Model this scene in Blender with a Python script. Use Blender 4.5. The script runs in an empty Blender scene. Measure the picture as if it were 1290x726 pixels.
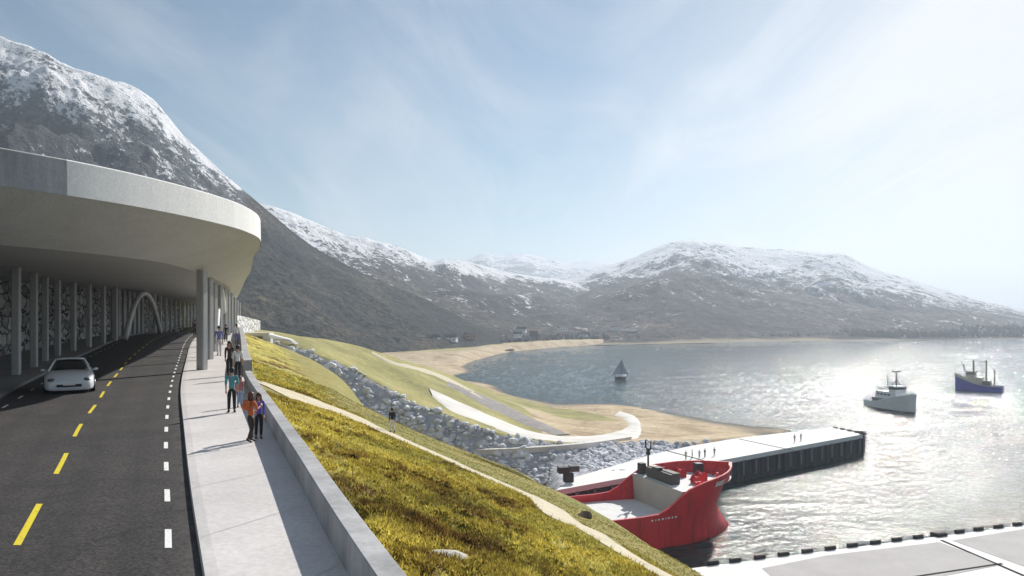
import bpy, math, random
import numpy as np
from mathutils import Vector, Matrix
random.seed(7); rng = np.random.default_rng(7)
R = math.radians
S = bpy.context.scene; C = S.collection
F = 950.0; CZ = 33.0; HY = 398.0; ZR = 29.3          # focal length (px of a 1290 wide picture), eye height, horizon row, road level
# ------------------------------------------------------------------ helpers
def P(px, py, z):                                     # where the sight line of a pixel meets the level z
    D = (CZ - z) * F / (py - HY)
    return np.array([(px - 645) / F * D, D, z])
def PD(px, py, D):                                    # the point of a sight line at depth D
    return np.array([(px - 645) / F * D, D, CZ - (py - HY) / F * D])
def curve(pts):
    a = np.array(sorted(pts), float); x, y = a[:, 0], a[:, 1]
    d = np.diff(y) / np.diff(x); m = np.r_[d[0], (d[1:] + d[:-1]) / 2, d[-1]]
    def f(q):
        q = np.asarray(q, float); qc = np.clip(q, x[0], x[-1])
        i = np.clip(np.searchsorted(x, qc) - 1, 0, len(x) - 2); h = x[i + 1] - x[i]; t = (qc - x[i]) / h
        r = (2*t**3 - 3*t**2 + 1)*y[i] + (t**3 - 2*t**2 + t)*h*m[i] + (-2*t**3 + 3*t**2)*y[i+1] + (t**3 - t**2)*h*m[i+1]
        return r + np.where(q < x[0], (q - x[0]) * m[0], 0) + np.where(q > x[-1], (q - x[-1]) * m[-1], 0)
    return f
def _hash(ix, iy, s):
    n = (ix * 374761393 + iy * 668265263 + s * 974634777) & 0xFFFFFFFF
    n = ((n ^ (n >> 13)) * 1274126177) & 0xFFFFFFFF
    n = n ^ (n >> 16)
    return (n & 0xFFFF) / 65535.0
def vnoise(x, y, s=0):
    x = np.asarray(x, float); y = np.asarray(y, float)
    ix = np.floor(x).astype(np.int64); iy = np.floor(y).astype(np.int64); fx = x - ix; fy = y - iy
    fx = fx*fx*fx*(fx*(fx*6-15)+10); fy = fy*fy*fy*(fy*(fy*6-15)+10)
    a = _hash(ix, iy, s); b = _hash(ix+1, iy, s); c = _hash(ix, iy+1, s); d = _hash(ix+1, iy+1, s)
    return (a + (b-a)*fx + (c-a)*fy + (a-b-c+d)*fx*fy) * 2 - 1
def fbm(x, y, o=5, s=0, g=.5):
    r = 0; a = 1; t = 0
    for k in range(o):
        cs, sn = math.cos(k*1.1), math.sin(k*1.1)
        r = r + a*vnoise((x*cs - y*sn)*2**k + 17.3*k, (x*sn + y*cs)*2**k - 9.1*k, s + k); t += a; a *= g
    return r / t
def sstep(a, b, x):
    t = np.clip((x - a) / (b - a), 0, 1); return t*t*(3 - 2*t)
class MB:                                             # collects shapes for ONE mesh
    def __init__(s): s.v = []; s.f = []; s.m = []; s.n = 0
    def add(s, V, Fc, m=0):
        V = np.asarray(V, float).reshape(-1, 3)
        s.v.append(V); s.f += [tuple(int(i) + s.n for i in f) for f in Fc]; s.m += [m]*len(Fc); s.n += len(V); return s
    def box(s, c, d, rz=0, m=0, taper=1.0, bev=0.0):
        x, y, z = [k/2 for k in d]; b = min(bev, x*.9, y*.9, z*.9)
        if b > 0:
            ring = lambda xx, yy, zz: [(-xx+b,-yy,zz),(xx-b,-yy,zz),(xx,-yy+b,zz),(xx,yy-b,zz),(xx-b,yy,zz),(-xx+b,yy,zz),(-xx,yy-b,zz),(-xx,-yy+b,zz)]
            rings = [ring(x-b*.7, y-b*.7, -z), ring(x, y, -z+b), ring(x*taper, y*taper, z-b), ring(x*taper-b*.7, y*taper-b*.7, z)]
            V = np.array(sum(rings, [])); Fc = [tuple(range(7, -1, -1)), tuple(range(24, 32))]
            for k in range(3):
                for i in range(8): j = (i+1) % 8; Fc.append((k*8+i, k*8+j, k*8+8+j, k*8+8+i))
        else:
            V = np.array([(-x,-y,-z),(x,-y,-z),(x,y,-z),(-x,y,-z),(-x*taper,-y*taper,z),(x*taper,-y*taper,z),(x*taper,y*taper,z),(-x*taper,y*taper,z)])
            Fc = [(3,2,1,0),(4,5,6,7),(0,1,5,4),(1,2,6,5),(2,3,7,6),(3,0,4,7)]
        cs, sn = math.cos(rz), math.sin(rz)
        V = np.c_[V[:,0]*cs - V[:,1]*sn, V[:,0]*sn + V[:,1]*cs, V[:,2]] + np.array(c)
        return s.add(V, Fc, m)
    def tube(s, pts, r, n=8, m=0, cap=True):
        pts = np.asarray(pts, float); k = len(pts); r = np.broadcast_to(np.asarray(r, float), (k,))
        V = []
        for i in range(k):
            t = pts[min(i+1, k-1)] - pts[max(i-1, 0)]; t = t/(np.linalg.norm(t)+1e-9)
            a = np.cross(t, (0,0,1) if abs(t[2]) < .95 else (1,0,0)); a /= np.linalg.norm(a); b = np.cross(t, a)
            for j in range(n):
                q = 2*math.pi*j/n; V.append(pts[i] + r[i]*(a*math.cos(q) + b*math.sin(q)))
        Fc = [(i*n+j, i*n+(j+1) % n, (i+1)*n+(j+1) % n, (i+1)*n+j) for i in range(k-1) for j in range(n)]
        if cap: Fc += [tuple(range(n-1, -1, -1)), tuple(range((k-1)*n, k*n))]
        return s.add(V, Fc, m)
    def loft(s, rings, close=False, m=0, cap=False):
        rings = np.asarray(rings, float); k, n = rings.shape[:2]; V = rings.reshape(-1, 3); e = n if close else n-1
        Fc = [(i*n+j, i*n+(j+1) % n, (i+1)*n+(j+1) % n, (i+1)*n+j) for i in range(k-1) for j in range(e)]
        if cap: Fc += [tuple(range(n-1, -1, -1)), tuple(range((k-1)*n, k*n))]
        return s.add(V, Fc, m)
    def ball(s, c, r, n=10, m=0):
        r = np.broadcast_to(np.asarray(r, float), (3,)); V = []; k = max(4, n//2+1)
        for i in range(k):
            a = math.pi*i/(k-1)
            for j in range(n):
                q = 2*math.pi*j/n; V.append((c[0]+r[0]*math.sin(a)*math.cos(q), c[1]+r[1]*math.sin(a)*math.sin(q), c[2]+r[2]*math.cos(a)))
        Fc = [(i*n+j, (i+1)*n+j, (i+1)*n+(j+1) % n, i*n+(j+1) % n) for i in range(k-1) for j in range(n)]
        return s.add(V, Fc, m)
    def build(s, name, mats, parent=None, smooth=False, loc=None, fix=False):
        V = np.concatenate(s.v) if s.v else np.zeros((0, 3))
        return mesh_obj(name, V, s.f, mats, parent, smooth, s.m, loc, fix)
def mesh_obj(name, V, Fc, mats, parent=None, smooth=False, mi=None, loc=None, fix=False):
    me = bpy.data.meshes.new(name)
    V = np.asarray(V, float)
    if loc is not None: V = V - np.array(loc)
    me.from_pydata(V.tolist(), [], Fc)
    if not isinstance(mats, (list, tuple)): mats = [mats]
    for m in mats: me.materials.append(m)
    if mi is not None and len(mats) > 1: me.polygons.foreach_set('material_index', mi)
    if smooth is True: me.polygons.foreach_set('use_smooth', [True]*len(Fc))
    if fix:
        import bmesh
        b = bmesh.new(); b.from_mesh(me); bmesh.ops.remove_doubles(b, verts=b.verts, dist=1e-4); bmesh.ops.recalc_face_normals(b, faces=b.faces); b.to_mesh(me); b.free()
    if smooth == 'auto':
        me.polygons.foreach_set('use_smooth', [True]*len(me.polygons)); me.set_sharp_from_angle(angle=R(35))
    o = bpy.data.objects.new(name, me); C.objects.link(o)
    if parent is not None: o.parent = parent
    elif loc is not None: o.location = loc
    return o
def grid_obj(name, X, Y, Z, mat, parent=None, attrs=None, smooth=True, loc=None, flip=False):
    n, m = X.shape; V = np.c_[X.ravel(), Y.ravel(), Z.ravel()]
    if loc is not None: V = V - np.array(loc)
    i = np.arange((n-1)*(m-1)); a = (i//(m-1))*m + i % (m-1)
    Q = np.c_[a, a+1, a+m+1, a+m]
    if flip: Q = Q[:, ::-1]
    me = bpy.data.meshes.new(name)
    me.vertices.add(len(V)); me.vertices.foreach_set('co', V.ravel())
    me.loops.add(Q.size); me.loops.foreach_set('vertex_index', Q.ravel().astype(np.int32))
    me.polygons.add(len(Q)); me.polygons.foreach_set('loop_start', np.arange(0, Q.size, 4, dtype=np.int32))
    me.polygons.foreach_set('use_smooth', np.full(len(Q), bool(smooth)))
    me.update(calc_edges=True); me.materials.append(mat)
    for k, v in (attrs or {}).items():
        at = me.attributes.new(k, 'FLOAT', 'POINT'); at.data.foreach_set('value', np.asarray(v, np.float32).ravel())
    o = bpy.data.objects.new(name, me); C.objects.link(o)
    if parent is not None: o.parent = parent
    elif loc is not None: o.location = loc
    return o
def tris_obj(name, V, T, mat, attrs=None):
    V = np.asarray(V, float).reshape(-1, 3); T = np.asarray(T, np.int32)
    me = bpy.data.meshes.new(name); me.vertices.add(len(V)); me.vertices.foreach_set('co', V.ravel())
    me.loops.add(T.size); me.loops.foreach_set('vertex_index', T.ravel())
    me.polygons.add(len(T)); me.polygons.foreach_set('loop_start', np.arange(0, T.size, 3, dtype=np.int32))
    me.update(calc_edges=True); me.materials.append(mat)
    for k, v in (attrs or {}).items():
        at = me.attributes.new(k, 'FLOAT', 'POINT'); at.data.foreach_set('value', np.asarray(v, np.float32).ravel())
    o = bpy.data.objects.new(name, me); C.objects.link(o); return o
def tag(o, label=None, cat=None, group=None, kind=None):
    if label: o['label'] = label
    if cat: o['category'] = cat
    if group: o['group'] = group
    if kind: o['kind'] = kind
    return o
def thing(name, label, cat, loc=(0,0,0), rz=0, group=None):
    o = bpy.data.objects.new(name, None); C.objects.link(o); o.empty_display_size = .3
    o.location = loc; o.rotation_euler = (0, 0, rz); return tag(o, label, cat, group)
def dup(root, loc, rz, label=None, scale=None):
    r = root.copy(); C.objects.link(r); r.location = loc; r.rotation_euler = (0, 0, rz)
    if scale: r.scale = scale
    if label: r['label'] = label
    for ch in list(root.children):
        c = ch.copy(); C.objects.link(c); c.parent = r
        for g in list(ch.children):
            d = g.copy(); C.objects.link(d); d.parent = c
    return r
# ------------------------------------------------------------------ materials
class NT:
    def __init__(s, name):
        s.mat = bpy.data.materials.new(name); s.mat.use_nodes = True; s.t = s.mat.node_tree; s.b = s.t.nodes['Principled BSDF']
        s.pos = s.n('ShaderNodeNewGeometry').outputs['Position']
    def n(s, typ, **kw):
        x = s.t.nodes.new(typ)
        for k, v in kw.items(): setattr(x, k, v)
        return x
    def l(s, a, b): s.t.links.new(a, b)
    def setin(s, sock, v):
        if hasattr(v, 'is_linked') or isinstance(v, bpy.types.NodeSocket): s.l(v, sock)
        elif isinstance(v, (tuple, list)) and len(v) == 3 and sock.type == 'RGBA': sock.default_value = (*v, 1)
        else: sock.default_value = v
    def noise(s, scale, detail=4, rough=.55, vec=None, dist=0.0):
        x = s.n('ShaderNodeTexNoise'); s.l(s.pos if vec is None else vec, x.inputs['Vector'])
        x.inputs['Scale'].default_value = scale; x.inputs['Detail'].default_value = detail; x.inputs['Roughness'].default_value = rough; x.inputs['Distortion'].default_value = dist
        return x.outputs['Fac']
    def ramp(s, fac, stops):
        x = s.n('ShaderNodeValToRGB'); s.l(fac, x.inputs['Fac']); e = x.color_ramp.elements
        while len(e) < len(stops): e.new(.5)
        for el, (p, c) in zip(e, stops):
            el.position = p; el.color = (c, c, c, 1) if not isinstance(c, tuple) else (*c, 1)
        return x.outputs['Color']
    def mix(s, fac, a, b, bl='MIX'):
        x = s.n('ShaderNodeMix', data_type='RGBA', blend_type=bl)
        s.setin(x.inputs[0], fac); s.setin(x.inputs[6], a); s.setin(x.inputs[7], b); return x.outputs[2]
    def math(s, op, a, b=0.0, clamp=False):
        x = s.n('ShaderNodeMath', operation=op, use_clamp=clamp); s.setin(x.inputs[0], a); s.setin(x.inputs[1], b); return x.outputs[0]
    def attr(s, name): return s.n('ShaderNodeAttribute', attribute_name=name).outputs['Fac']
    def scaled(s, v, rot=(0,0,0), vec=None):
        x = s.n('ShaderNodeMapping'); s.l(s.pos if vec is None else vec, x.inputs['Vector']); x.inputs['Scale'].default_value = v; x.inputs['Rotation'].default_value = rot; return x.outputs['Vector']
    def bump(s, h, strength=.3, dist=.1, normal=None):
        x = s.n('ShaderNodeBump'); s.l(h, x.inputs['Height']); x.inputs['Strength'].default_value = strength; x.inputs['Distance'].default_value = dist
        if normal is not None: s.l(normal, x.inputs['Normal'])
        return x.outputs['Normal']
    def out(s, col=None, rough=None, normal=None, metal=None, spec=None):
        for k, v in (('Base Color', col), ('Roughness', rough), ('Normal', normal), ('Metallic', metal), ('Specular IOR Level', spec)):
            if v is not None: s.setin(s.b.inputs[k], v)
        return s.mat
def plain(name, col, rough=.6, var=.12, scale=3.0, metal=None, spec=None, bump=0):
    t = NT(name); f = t.noise(scale, 5)
    lo = tuple(c*(1-var) for c in col); hi = tuple(min(1, c*(1+var)) for c in col)
    c = t.mix(t.ramp(f, [(.3, 0.0), (.7, 1.0)]), lo, hi)
    return t.out(c, rough, t.bump(t.noise(scale*6, 4), bump, .02) if bump else None, metal, spec)
def concrete(name, col, joints=None, stain=.25, scale=.35, streak=0.0):
    t = NT(name); f = t.ramp(t.noise(scale, 6, .6), [(.3, 0.0), (.72, 1.0)])
    c = t.mix(f, tuple(k*(1-stain) for k in col), col)
    fine = t.ramp(t.noise(9, 5, .7), [(.35, .86), (.65, 1.05)])
    c = t.mix(1.0, c, fine, 'MULTIPLY')
    if streak: c = t.mix(1.0, c, t.ramp(t.noise(.9, 6, .7, t.scaled((1, 1, .10))), [(.36, 1 - streak), (.60, 1.03)]), 'MULTIPLY')
    return t.out(c, .82, t.bump(t.noise(22, 5, .7), .18, .015))
M = {}
M['white_concrete'] = concrete('white_concrete', (.78,.77,.74), stain=.08)
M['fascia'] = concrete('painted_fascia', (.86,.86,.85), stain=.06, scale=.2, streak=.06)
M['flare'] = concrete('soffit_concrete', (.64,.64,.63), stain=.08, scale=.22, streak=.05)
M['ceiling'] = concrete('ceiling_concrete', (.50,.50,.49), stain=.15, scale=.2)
M['column'] = concrete('column_concrete', (.56,.56,.56), stain=.12, scale=.5)
M['parapet'] = concrete('parapet_concrete', (.50,.50,.51), stain=.28, scale=.6, streak=.3)
M['walk'] = concrete('walkway_concrete', (.69,.655,.64), stain=.20, scale=.38)
M['apron'] = concrete('apron_concrete', (.76,.73,.68), stain=.30, scale=.16)
M['quay'] = concrete('quay_concrete', (.80,.79,.77), stain=.06, scale=.12)
M['slab'] = concrete('slab_concrete', (.44,.42,.42), stain=.18, scale=.25)
M['arch'] = plain('arch_paint', (.72,.72,.70), .6, .06)
M['plinth'] = concrete('plinth_concrete', (.26,.26,.27), stain=.25, scale=.4)
def mk_asphalt():
    t = NT('asphalt'); base = t.ramp(t.noise(.5, 5, .6), [(.3, (.028,.028,.029)), (.7, (.050,.047,.046))])
    sp = t.ramp(t.noise(15, 4, .95), [(.42, (.40,.40,.40)), (.60, (2.0,1.9,1.85))])
    c = t.mix(1.0, base, sp, 'MULTIPLY')
    tr = t.math('MULTIPLY', t.attr('track'), t.ramp(t.noise(.35, 4, .6), [(.3, .35), (.7, 1.0)]))
    c = t.mix(t.math('MULTIPLY', tr, .45), c, (.020,.020,.021))
    dirt = t.math('MULTIPLY', t.attr('verge'), t.ramp(t.noise(1.6, 6, .7), [(.38, 0.0), (.66, 1.0)])); c = t.mix(t.math('MULTIPLY', dirt, .6), c, (.13,.12,.11))
    v = t.n('ShaderNodeTexVoronoi', feature='DISTANCE_TO_EDGE'); t.l(t.scaled((.22,.30,0), (0,0,R(22))), v.inputs['Vector']); v.inputs['Scale'].default_value = 1
    wob = t.math('ADD', v.outputs['Distance'], t.math('MULTIPLY', t.math('SUBTRACT', t.noise(2.2, 5, .7), .5), .05))
    c = t.mix(t.math('MULTIPLY', t.ramp(wob, [(.0, 1.0), (.008, 0.0)]), .3), c, (.008,.008,.008))
    return t.out(c, .9, t.bump(t.noise(60, 4, .8), .5, .01), None, .3)
M['asphalt'] = mk_asphalt()
def worn_paint(name, col):
    t = NT(name); f = t.ramp(t.noise(14, 5, .75), [(.30, 0.0), (.44, 1.0)])
    return t.out(t.mix(f, (.10,.10,.09), col), .7, t.bump(t.noise(40, 4, .8), .2, .01))
M['yellow'] = worn_paint('yellow_road_paint', (.72,.58,.02)); M['whitepaint'] = worn_paint('white_road_paint', (.80,.80,.78))
def mk_stone(name, cols, scale=(.62,.62,1.15), dark=.012):
    t = NT(name); v = t.scaled(scale); w = t.noise(1.1, 3, .5)
    wv = t.n('ShaderNodeVectorMath', operation='ADD'); wc = t.n('ShaderNodeTexNoise'); t.l(v, wc.inputs['Vector']); wc.inputs['Scale'].default_value = 2.4; wc.inputs['Detail'].default_value = 5
    sc = t.n('ShaderNodeVectorMath', operation='SCALE'); t.l(wc.outputs['Color'], sc.inputs[0]); sc.inputs['Scale'].default_value = .55
    t.l(v, wv.inputs[0]); t.l(sc.outputs[0], wv.inputs[1])
    e = t.n('ShaderNodeTexVoronoi', feature='DISTANCE_TO_EDGE'); t.l(wv.outputs[0], e.inputs['Vector']); e.inputs['Scale'].default_value = 1
    cl = t.n('ShaderNodeTexVoronoi', feature='F1'); t.l(wv.outputs[0], cl.inputs['Vector']); cl.inputs['Scale'].default_value = 1
    gap = t.ramp(t.math('ADD', e.outputs['Distance'], t.math('MULTIPLY', t.math('SUBTRACT', t.noise(2.3, 5, .7), .5), .16)), [(.02, 0.0), (.085, 1.0)])
    c = t.ramp(cl.outputs['Color'], [(.1, cols[0]), (.9, cols[1])])
    c = t.mix(1.0, c, t.ramp(t.noise(2.6, 7, .75), [(.32, .5), (.68, 1.2)]), 'MULTIPLY')
    c = t.mix(gap, (dark, dark, dark), c)
    hb = t.math('ADD', t.math('MULTIPLY', t.ramp(e.outputs['Distance'], [(0.0, 0.0), (.25, 1.0)]), 1.0), t.math('MULTIPLY', t.noise(6, 5), .3))
    return t.out(c, .9, t.bump(hb, .9, .25))
M['stone'] = mk_stone('dry_stone_masonry', ((.30,.30,.295), (.80,.79,.77)), (.46,.46,.98), .035)
M['palestone'] = mk_stone('pale_stone_masonry', ((.80,.80,.79), (.90,.90,.89)), (.5,.5,.8), .40)
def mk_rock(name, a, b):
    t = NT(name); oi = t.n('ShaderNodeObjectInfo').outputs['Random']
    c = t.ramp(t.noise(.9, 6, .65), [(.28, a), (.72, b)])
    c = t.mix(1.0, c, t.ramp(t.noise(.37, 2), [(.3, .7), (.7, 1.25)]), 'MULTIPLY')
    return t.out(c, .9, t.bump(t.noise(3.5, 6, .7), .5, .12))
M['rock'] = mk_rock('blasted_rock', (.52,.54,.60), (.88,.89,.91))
M['rocklight'] = mk_rock('pale_boulder', (.36,.34,.29), (.55,.53,.46))
def mk_bank():
    t = NT('bank_ground')
    g = t.ramp(t.noise(.10, 6, .6), [(.30, (.19,.18,.055)), (.5, (.31,.285,.09)), (.68, (.40,.35,.13))])
    g = t.mix(1.0, g, t.ramp(t.noise(.9, 6, .7), [(.3, .72), (.7, 1.2)]), 'MULTIPLY')
    sd = t.ramp(t.noise(.07, 7, .65), [(.34, (.30,.205,.11)), (.5, (.50,.385,.235)), (.66, (.60,.49,.32))])
    sd = t.mix(1.0, sd, t.ramp(t.noise(.5, 6, .85), [(.36, .62), (.64, 1.2)]), 'MULTIPLY')
    sa = t.math('ADD', t.attr('sand'), t.math('MULTIPLY', t.math('SUBTRACT', t.noise(.12, 5), .5), .5))
    c = t.mix(t.ramp(sa, [(.42, 0.0), (.58, 1.0)]), g, sd)
    wet = t.attr('wet'); c = t.mix(wet, c, (.075,.070,.062))
    rk = t.ramp(t.noise(.8, 6, .7), [(.3, (.28,.29,.34)), (.7, (.62,.63,.66))])
    c = t.mix(t.ramp(t.attr('rock'), [(.4, 0.0), (.6, 1.0)]), c, rk)
    return t.out(c, .95, t.bump(t.noise(1.3, 7, .7), .6, .4))
M['bank'] = mk_bank()
def heath_colour(t):
    n1 = t.noise(.26, 6, .62); n2 = t.noise(1.7, 6, .7)
    f = t.math('ADD', t.math('MULTIPLY', n1, .72), t.math('MULTIPLY', n2, .28))
    wild = t.ramp(f, [(.34, (.08,.048,.020)), (.41, (.21,.130,.042)), (.46, (.38,.305,.068)), (.53, (.56,.485,.11)), (.70, (.68,.61,.19))])
    tame = t.ramp(t.noise(.6, 6, .65), [(.3, (.26,.23,.075)), (.55, (.37,.325,.115)), (.72, (.46,.40,.16))])
    green = t.ramp(f, [(.36, (.060,.055,.022)), (.48, (.20,.21,.060)), (.66, (.37,.38,.11))])
    wild = t.mix(t.ramp(t.noise(.19, 5, .6, t.scaled((1,1,1))), [(.46, 0.0), (.62, .5)]), wild, green)
    tame = t.mix(t.ramp(t.noise(.12, 4), [(.42, 0.0), (.6, .35)]), tame, (.23,.25,.075))
    return t.mix(t.attr('wild'), tame, wild)
def mk_heath():
    t = NT('heath_ground'); c = heath_colour(t)
    c = t.mix(1.0, c, t.ramp(t.noise(9, 6, .75), [(.32, .55), (.68, 1.25)]), 'MULTIPLY')
    h = t.math('ADD', t.noise(5, 6, .75), t.math('MULTIPLY', t.noise(16, 4, .7), .4))
    return t.out(c, .95, t.bump(h, .8, .12), None, .2)
M['heath'] = mk_heath()
def mk_blade():
    t = NT('heath_blades'); c = heath_colour(t)
    c = t.mix(1.0, c, t.ramp(t.attr('tint'), [(0.0, (.68,.62,.52)), (.5, (1.05,1.03,.95)), (1.0, (1.5,1.45,1.25))]), 'MULTIPLY')
    t.out(c, .75, None, None, .1)
    tr = t.n('ShaderNodeBsdfTranslucent'); t.l(c, tr.inputs['Color']); ms = t.n('ShaderNodeMixShader'); ms.inputs[0].default_value = .5
    o = [q for q in t.t.nodes if q.type == 'OUTPUT_MATERIAL'][0]; t.l(t.b.outputs[0], ms.inputs[1]); t.l(tr.outputs[0], ms.inputs[2]); t.l(ms.outputs[0], o.inputs['Surface'])
    return t.mat
M['blade'] = mk_blade()
def mk_path():
    t = NT('gravel_path'); c = t.ramp(t.noise(1.2, 6, .65), [(.3, (.48,.42,.29)), (.7, (.62,.56,.42))])
    c = t.mix(1.0, c, t.ramp(t.noise(14, 4, .8), [(.35, .8), (.65, 1.15)]), 'MULTIPLY')
    return t.out(c, .95, t.bump(t.noise(20, 5, .8), .4, .03))
M['path'] = mk_path()
M['gravelroad'] = plain('dark_gravel', (.24,.22,.21), .95, .3, .4)
def mk_mountain(name, dark, mid, light, sc, frost_mist=.3):
    t = NT(name)
    f = t.math('ADD', t.math('MULTIPLY', t.noise(.007*sc, 7, .6), .62), t.math('MULTIPLY', t.noise(.05*sc, 7, .72), .38))
    c = t.ramp(f, [(.38, dark), (.5, mid), (.62, light)])
    tr = t.ramp(t.noise(.14*sc, 4, .8), [(.40, .25), (.60, 1.7)]); c = t.mix(1.0, c, tr, 'MULTIPLY')
    sn = t.math('ADD', t.attr('snow'), t.math('ADD', t.math('MULTIPLY', t.math('SUBTRACT', t.noise(.028*sc, 7, .75), .5), 2.7), t.math('MULTIPLY', t.math('SUBTRACT', t.noise(.14*sc, 5, .85), .5), 2.1)))
    fz = t.math('MULTIPLY', t.ramp(t.attr('snow'), [(.02, 0.0), (.42, 1.0)]), frost_mist); c = t.mix(fz, c, t.ramp(t.noise(.10*sc, 5, .8), [(.36, (.055,.072,.085)), (.64, (.24,.27,.30))]))  # grey-blue frost tone that also paints the slope's mist into the colour
    c = t.mix(t.ramp(sn, [(.47, 0.0), (.56, 1.0)]), c, (.86,.87,.90))
    c = t.mix(t.attr('shore'), c, (.42,.35,.24))
    h = t.math('ADD', t.noise(.045*sc, 7, .7), t.math('MULTIPLY', t.noise(.2*sc, 4, .7), .35))
    return t.out(c, .95, t.bump(h, 1.0, 9/sc), None, .1)
M['mtA'] = mk_mountain('birch_slope', (.014,.020,.020), (.038,.042,.036), (.10,.085,.058), 1.6, .8)
M['mtB'] = mk_mountain('far_birch_slope', (.010,.014,.012), (.036,.033,.024), (.110,.088,.060), 1.0)
M['mtC'] = mk_mountain('snow_range', (.10,.11,.13), (.16,.17,.19), (.3,.3,.3), .4, .5)
M['mtD'] = mk_mountain('bare_fell', (.015,.014,.012), (.054,.044,.036), (.145,.110,.085), .8)
def mk_water():
    t = NT('sea_water')
    v = t.scaled((.8, 1.3, 1.0), (0,0,R(-14)))
    h = t.math('ADD', t.math('MULTIPLY', t.noise(1.1, 4, .62, v, .5), .26), t.math('MULTIPLY', t.noise(3.6, 3, .6, v), .06))
    nb = t.bump(h, 1.0, 1.0)
    t.b.inputs['IOR'].default_value = 1.33
    return t.out(t.ramp(t.noise(.008, 4), [(.35, (.018,.040,.036)), (.65, (.030,.056,.048))]), .07, nb, None, .34)
M['water'] = mk_water()

def mk_red():
    t = NT('red_hull_paint'); c = t.mix(t.ramp(t.noise(.3, 5), [(.3, 0.0), (.7, 1.0)]), (.55,.014,.021), (.72,.028,.034))
    st = t.ramp(t.noise(1.1, 6, .75, t.scaled((1, 1, .09))), [(.34, .62), (.52, 1.0)]); c = t.mix(1.0, c, st, 'MULTIPLY')
    ru = t.ramp(t.noise(.8, 7, .8, t.scaled((1, 1, .16))), [(.62, 0.0), (.72, 1.0)]); c = t.mix(t.math('MULTIPLY', ru, .45), c, (.16,.05,.025))
    return t.out(c, .42, t.bump(t.noise(.7, 2, .4), .25, .06))
M['red'] = mk_red(); M['deckwhite'] = concrete('white_deck', (.78,.78,.78), stain=.14, scale=.5)
M['grey'] = plain('grey_ship_paint', (.40,.42,.44), .5, .08, .6); M['black'] = plain('black_paint', (.018,.018,.020), .5, .2)
M['joint'] = plain('joint_filler', (.03,.03,.032), .95, .2, spec=.05); M['darkgrey'] = plain('dark_grey_steel', (.06,.062,.068), .55, .2); M['white'] = plain('white_paint', (.78,.78,.77), .4, .04)
M['boatgrey'] = plain('pale_grey_hull', (.84,.85,.86), .45, .06, .4); M['navy'] = plain('navy_hull', (.065,.065,.46), .4, .12, .5)
M['cream'] = plain('cream_paint', (.60,.55,.44), .5, .1); M['rust'] = plain('brown_steel', (.15,.13,.115), .7, .3, 2); M['redbrown'] = plain('bottom_paint', (.10,.012,.014), .6, .2)
def glass(name, col=(.012,.014,.016), rough=.06):
    t = NT(name); return t.out(col, rough, None, None, .6)
M['glass'] = glass('dark_glass'); M['lamp'] = glass('lamp_glass', (.10,.11,.13), .08)
M['carwhite'] = plain('white_car_paint', (.72,.74,.78), .22, .02); M['carwhite'].node_tree.nodes['Principled BSDF'].inputs['Coat Weight'].default_value = .6
M['tyre'] = plain('tyre_rubber', (.014,.014,.014), .85, .15); M['rim'] = plain('alloy', (.5,.5,.52), .3, .05, metal=.9)
def mk_pile():
    t = NT('sheet_pile'); st = t.ramp(t.noise(.5, 6, .7, t.scaled((1, 1, .12))), [(.3, (.012,.013,.014)), (.7, (.060,.062,.062))])
    return t.out(st, .75, t.bump(t.noise(3, 5), .4, .05))
M['pile'] = mk_pile(); M['pilelight'] = plain('pile_flange', (.17,.175,.17), .8, .3, 1.5); M['fender'] = plain('fender_rubber', (.012,.012,.013), .8, .2)
M['sail'] = plain('dark_sail', (.40,.46,.52), .8, .1, .5)
M['skin'] = plain('skin', (.50,.30,.21), .55, .06)
def cloth(name, col): return plain(name, col, .85, .16, 6)
M['orange'] = cloth('orange_fabric', (.62,.16,.05)); M['purple'] = cloth('purple_fabric', (.13,.10,.50)); M['teal'] = cloth('teal_fabric', (.10,.30,.34))
M['whitecloth'] = cloth('white_fabric', (.75,.75,.75)); M['blackcloth'] = cloth('black_fabric', (.018,.018,.022)); M['pink'] = cloth('pink_fabric', (.50,.16,.17))
M['denim'] = cloth('pale_denim', (.36,.47,.60)); M['bluecloth'] = cloth('blue_fabric', (.22,.24,.52)); M['brown'] = cloth('brown_fabric', (.06,.035,.03)); M['paletr'] = cloth('pale_trousers', (.62,.60,.58))
M['hair_black'] = plain('black_hair', (.012,.010,.010), .5, .2, 20); M['hair_brown'] = plain('brown_hair', (.055,.022,.012), .5, .25, 20); M['hair_red'] = plain('auburn_hair', (.13,.04,.018), .5, .25, 20)
M['shoe'] = plain('dark_shoe', (.02,.018,.018), .6, .1); M['eye'] = plain('eye_dark', (.02,.015,.012), .3, .0); M['lip'] = plain('lip', (.35,.12,.10), .5, .05)
M['roofdark'] = plain('dark_roof', (.06,.055,.055), .8, .2); M['timber'] = plain('white_boarding', (.90,.90,.88), .7, .06); M['ochre'] = plain('ochre_boarding', (.42,.22,.10), .7, .1)
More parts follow.
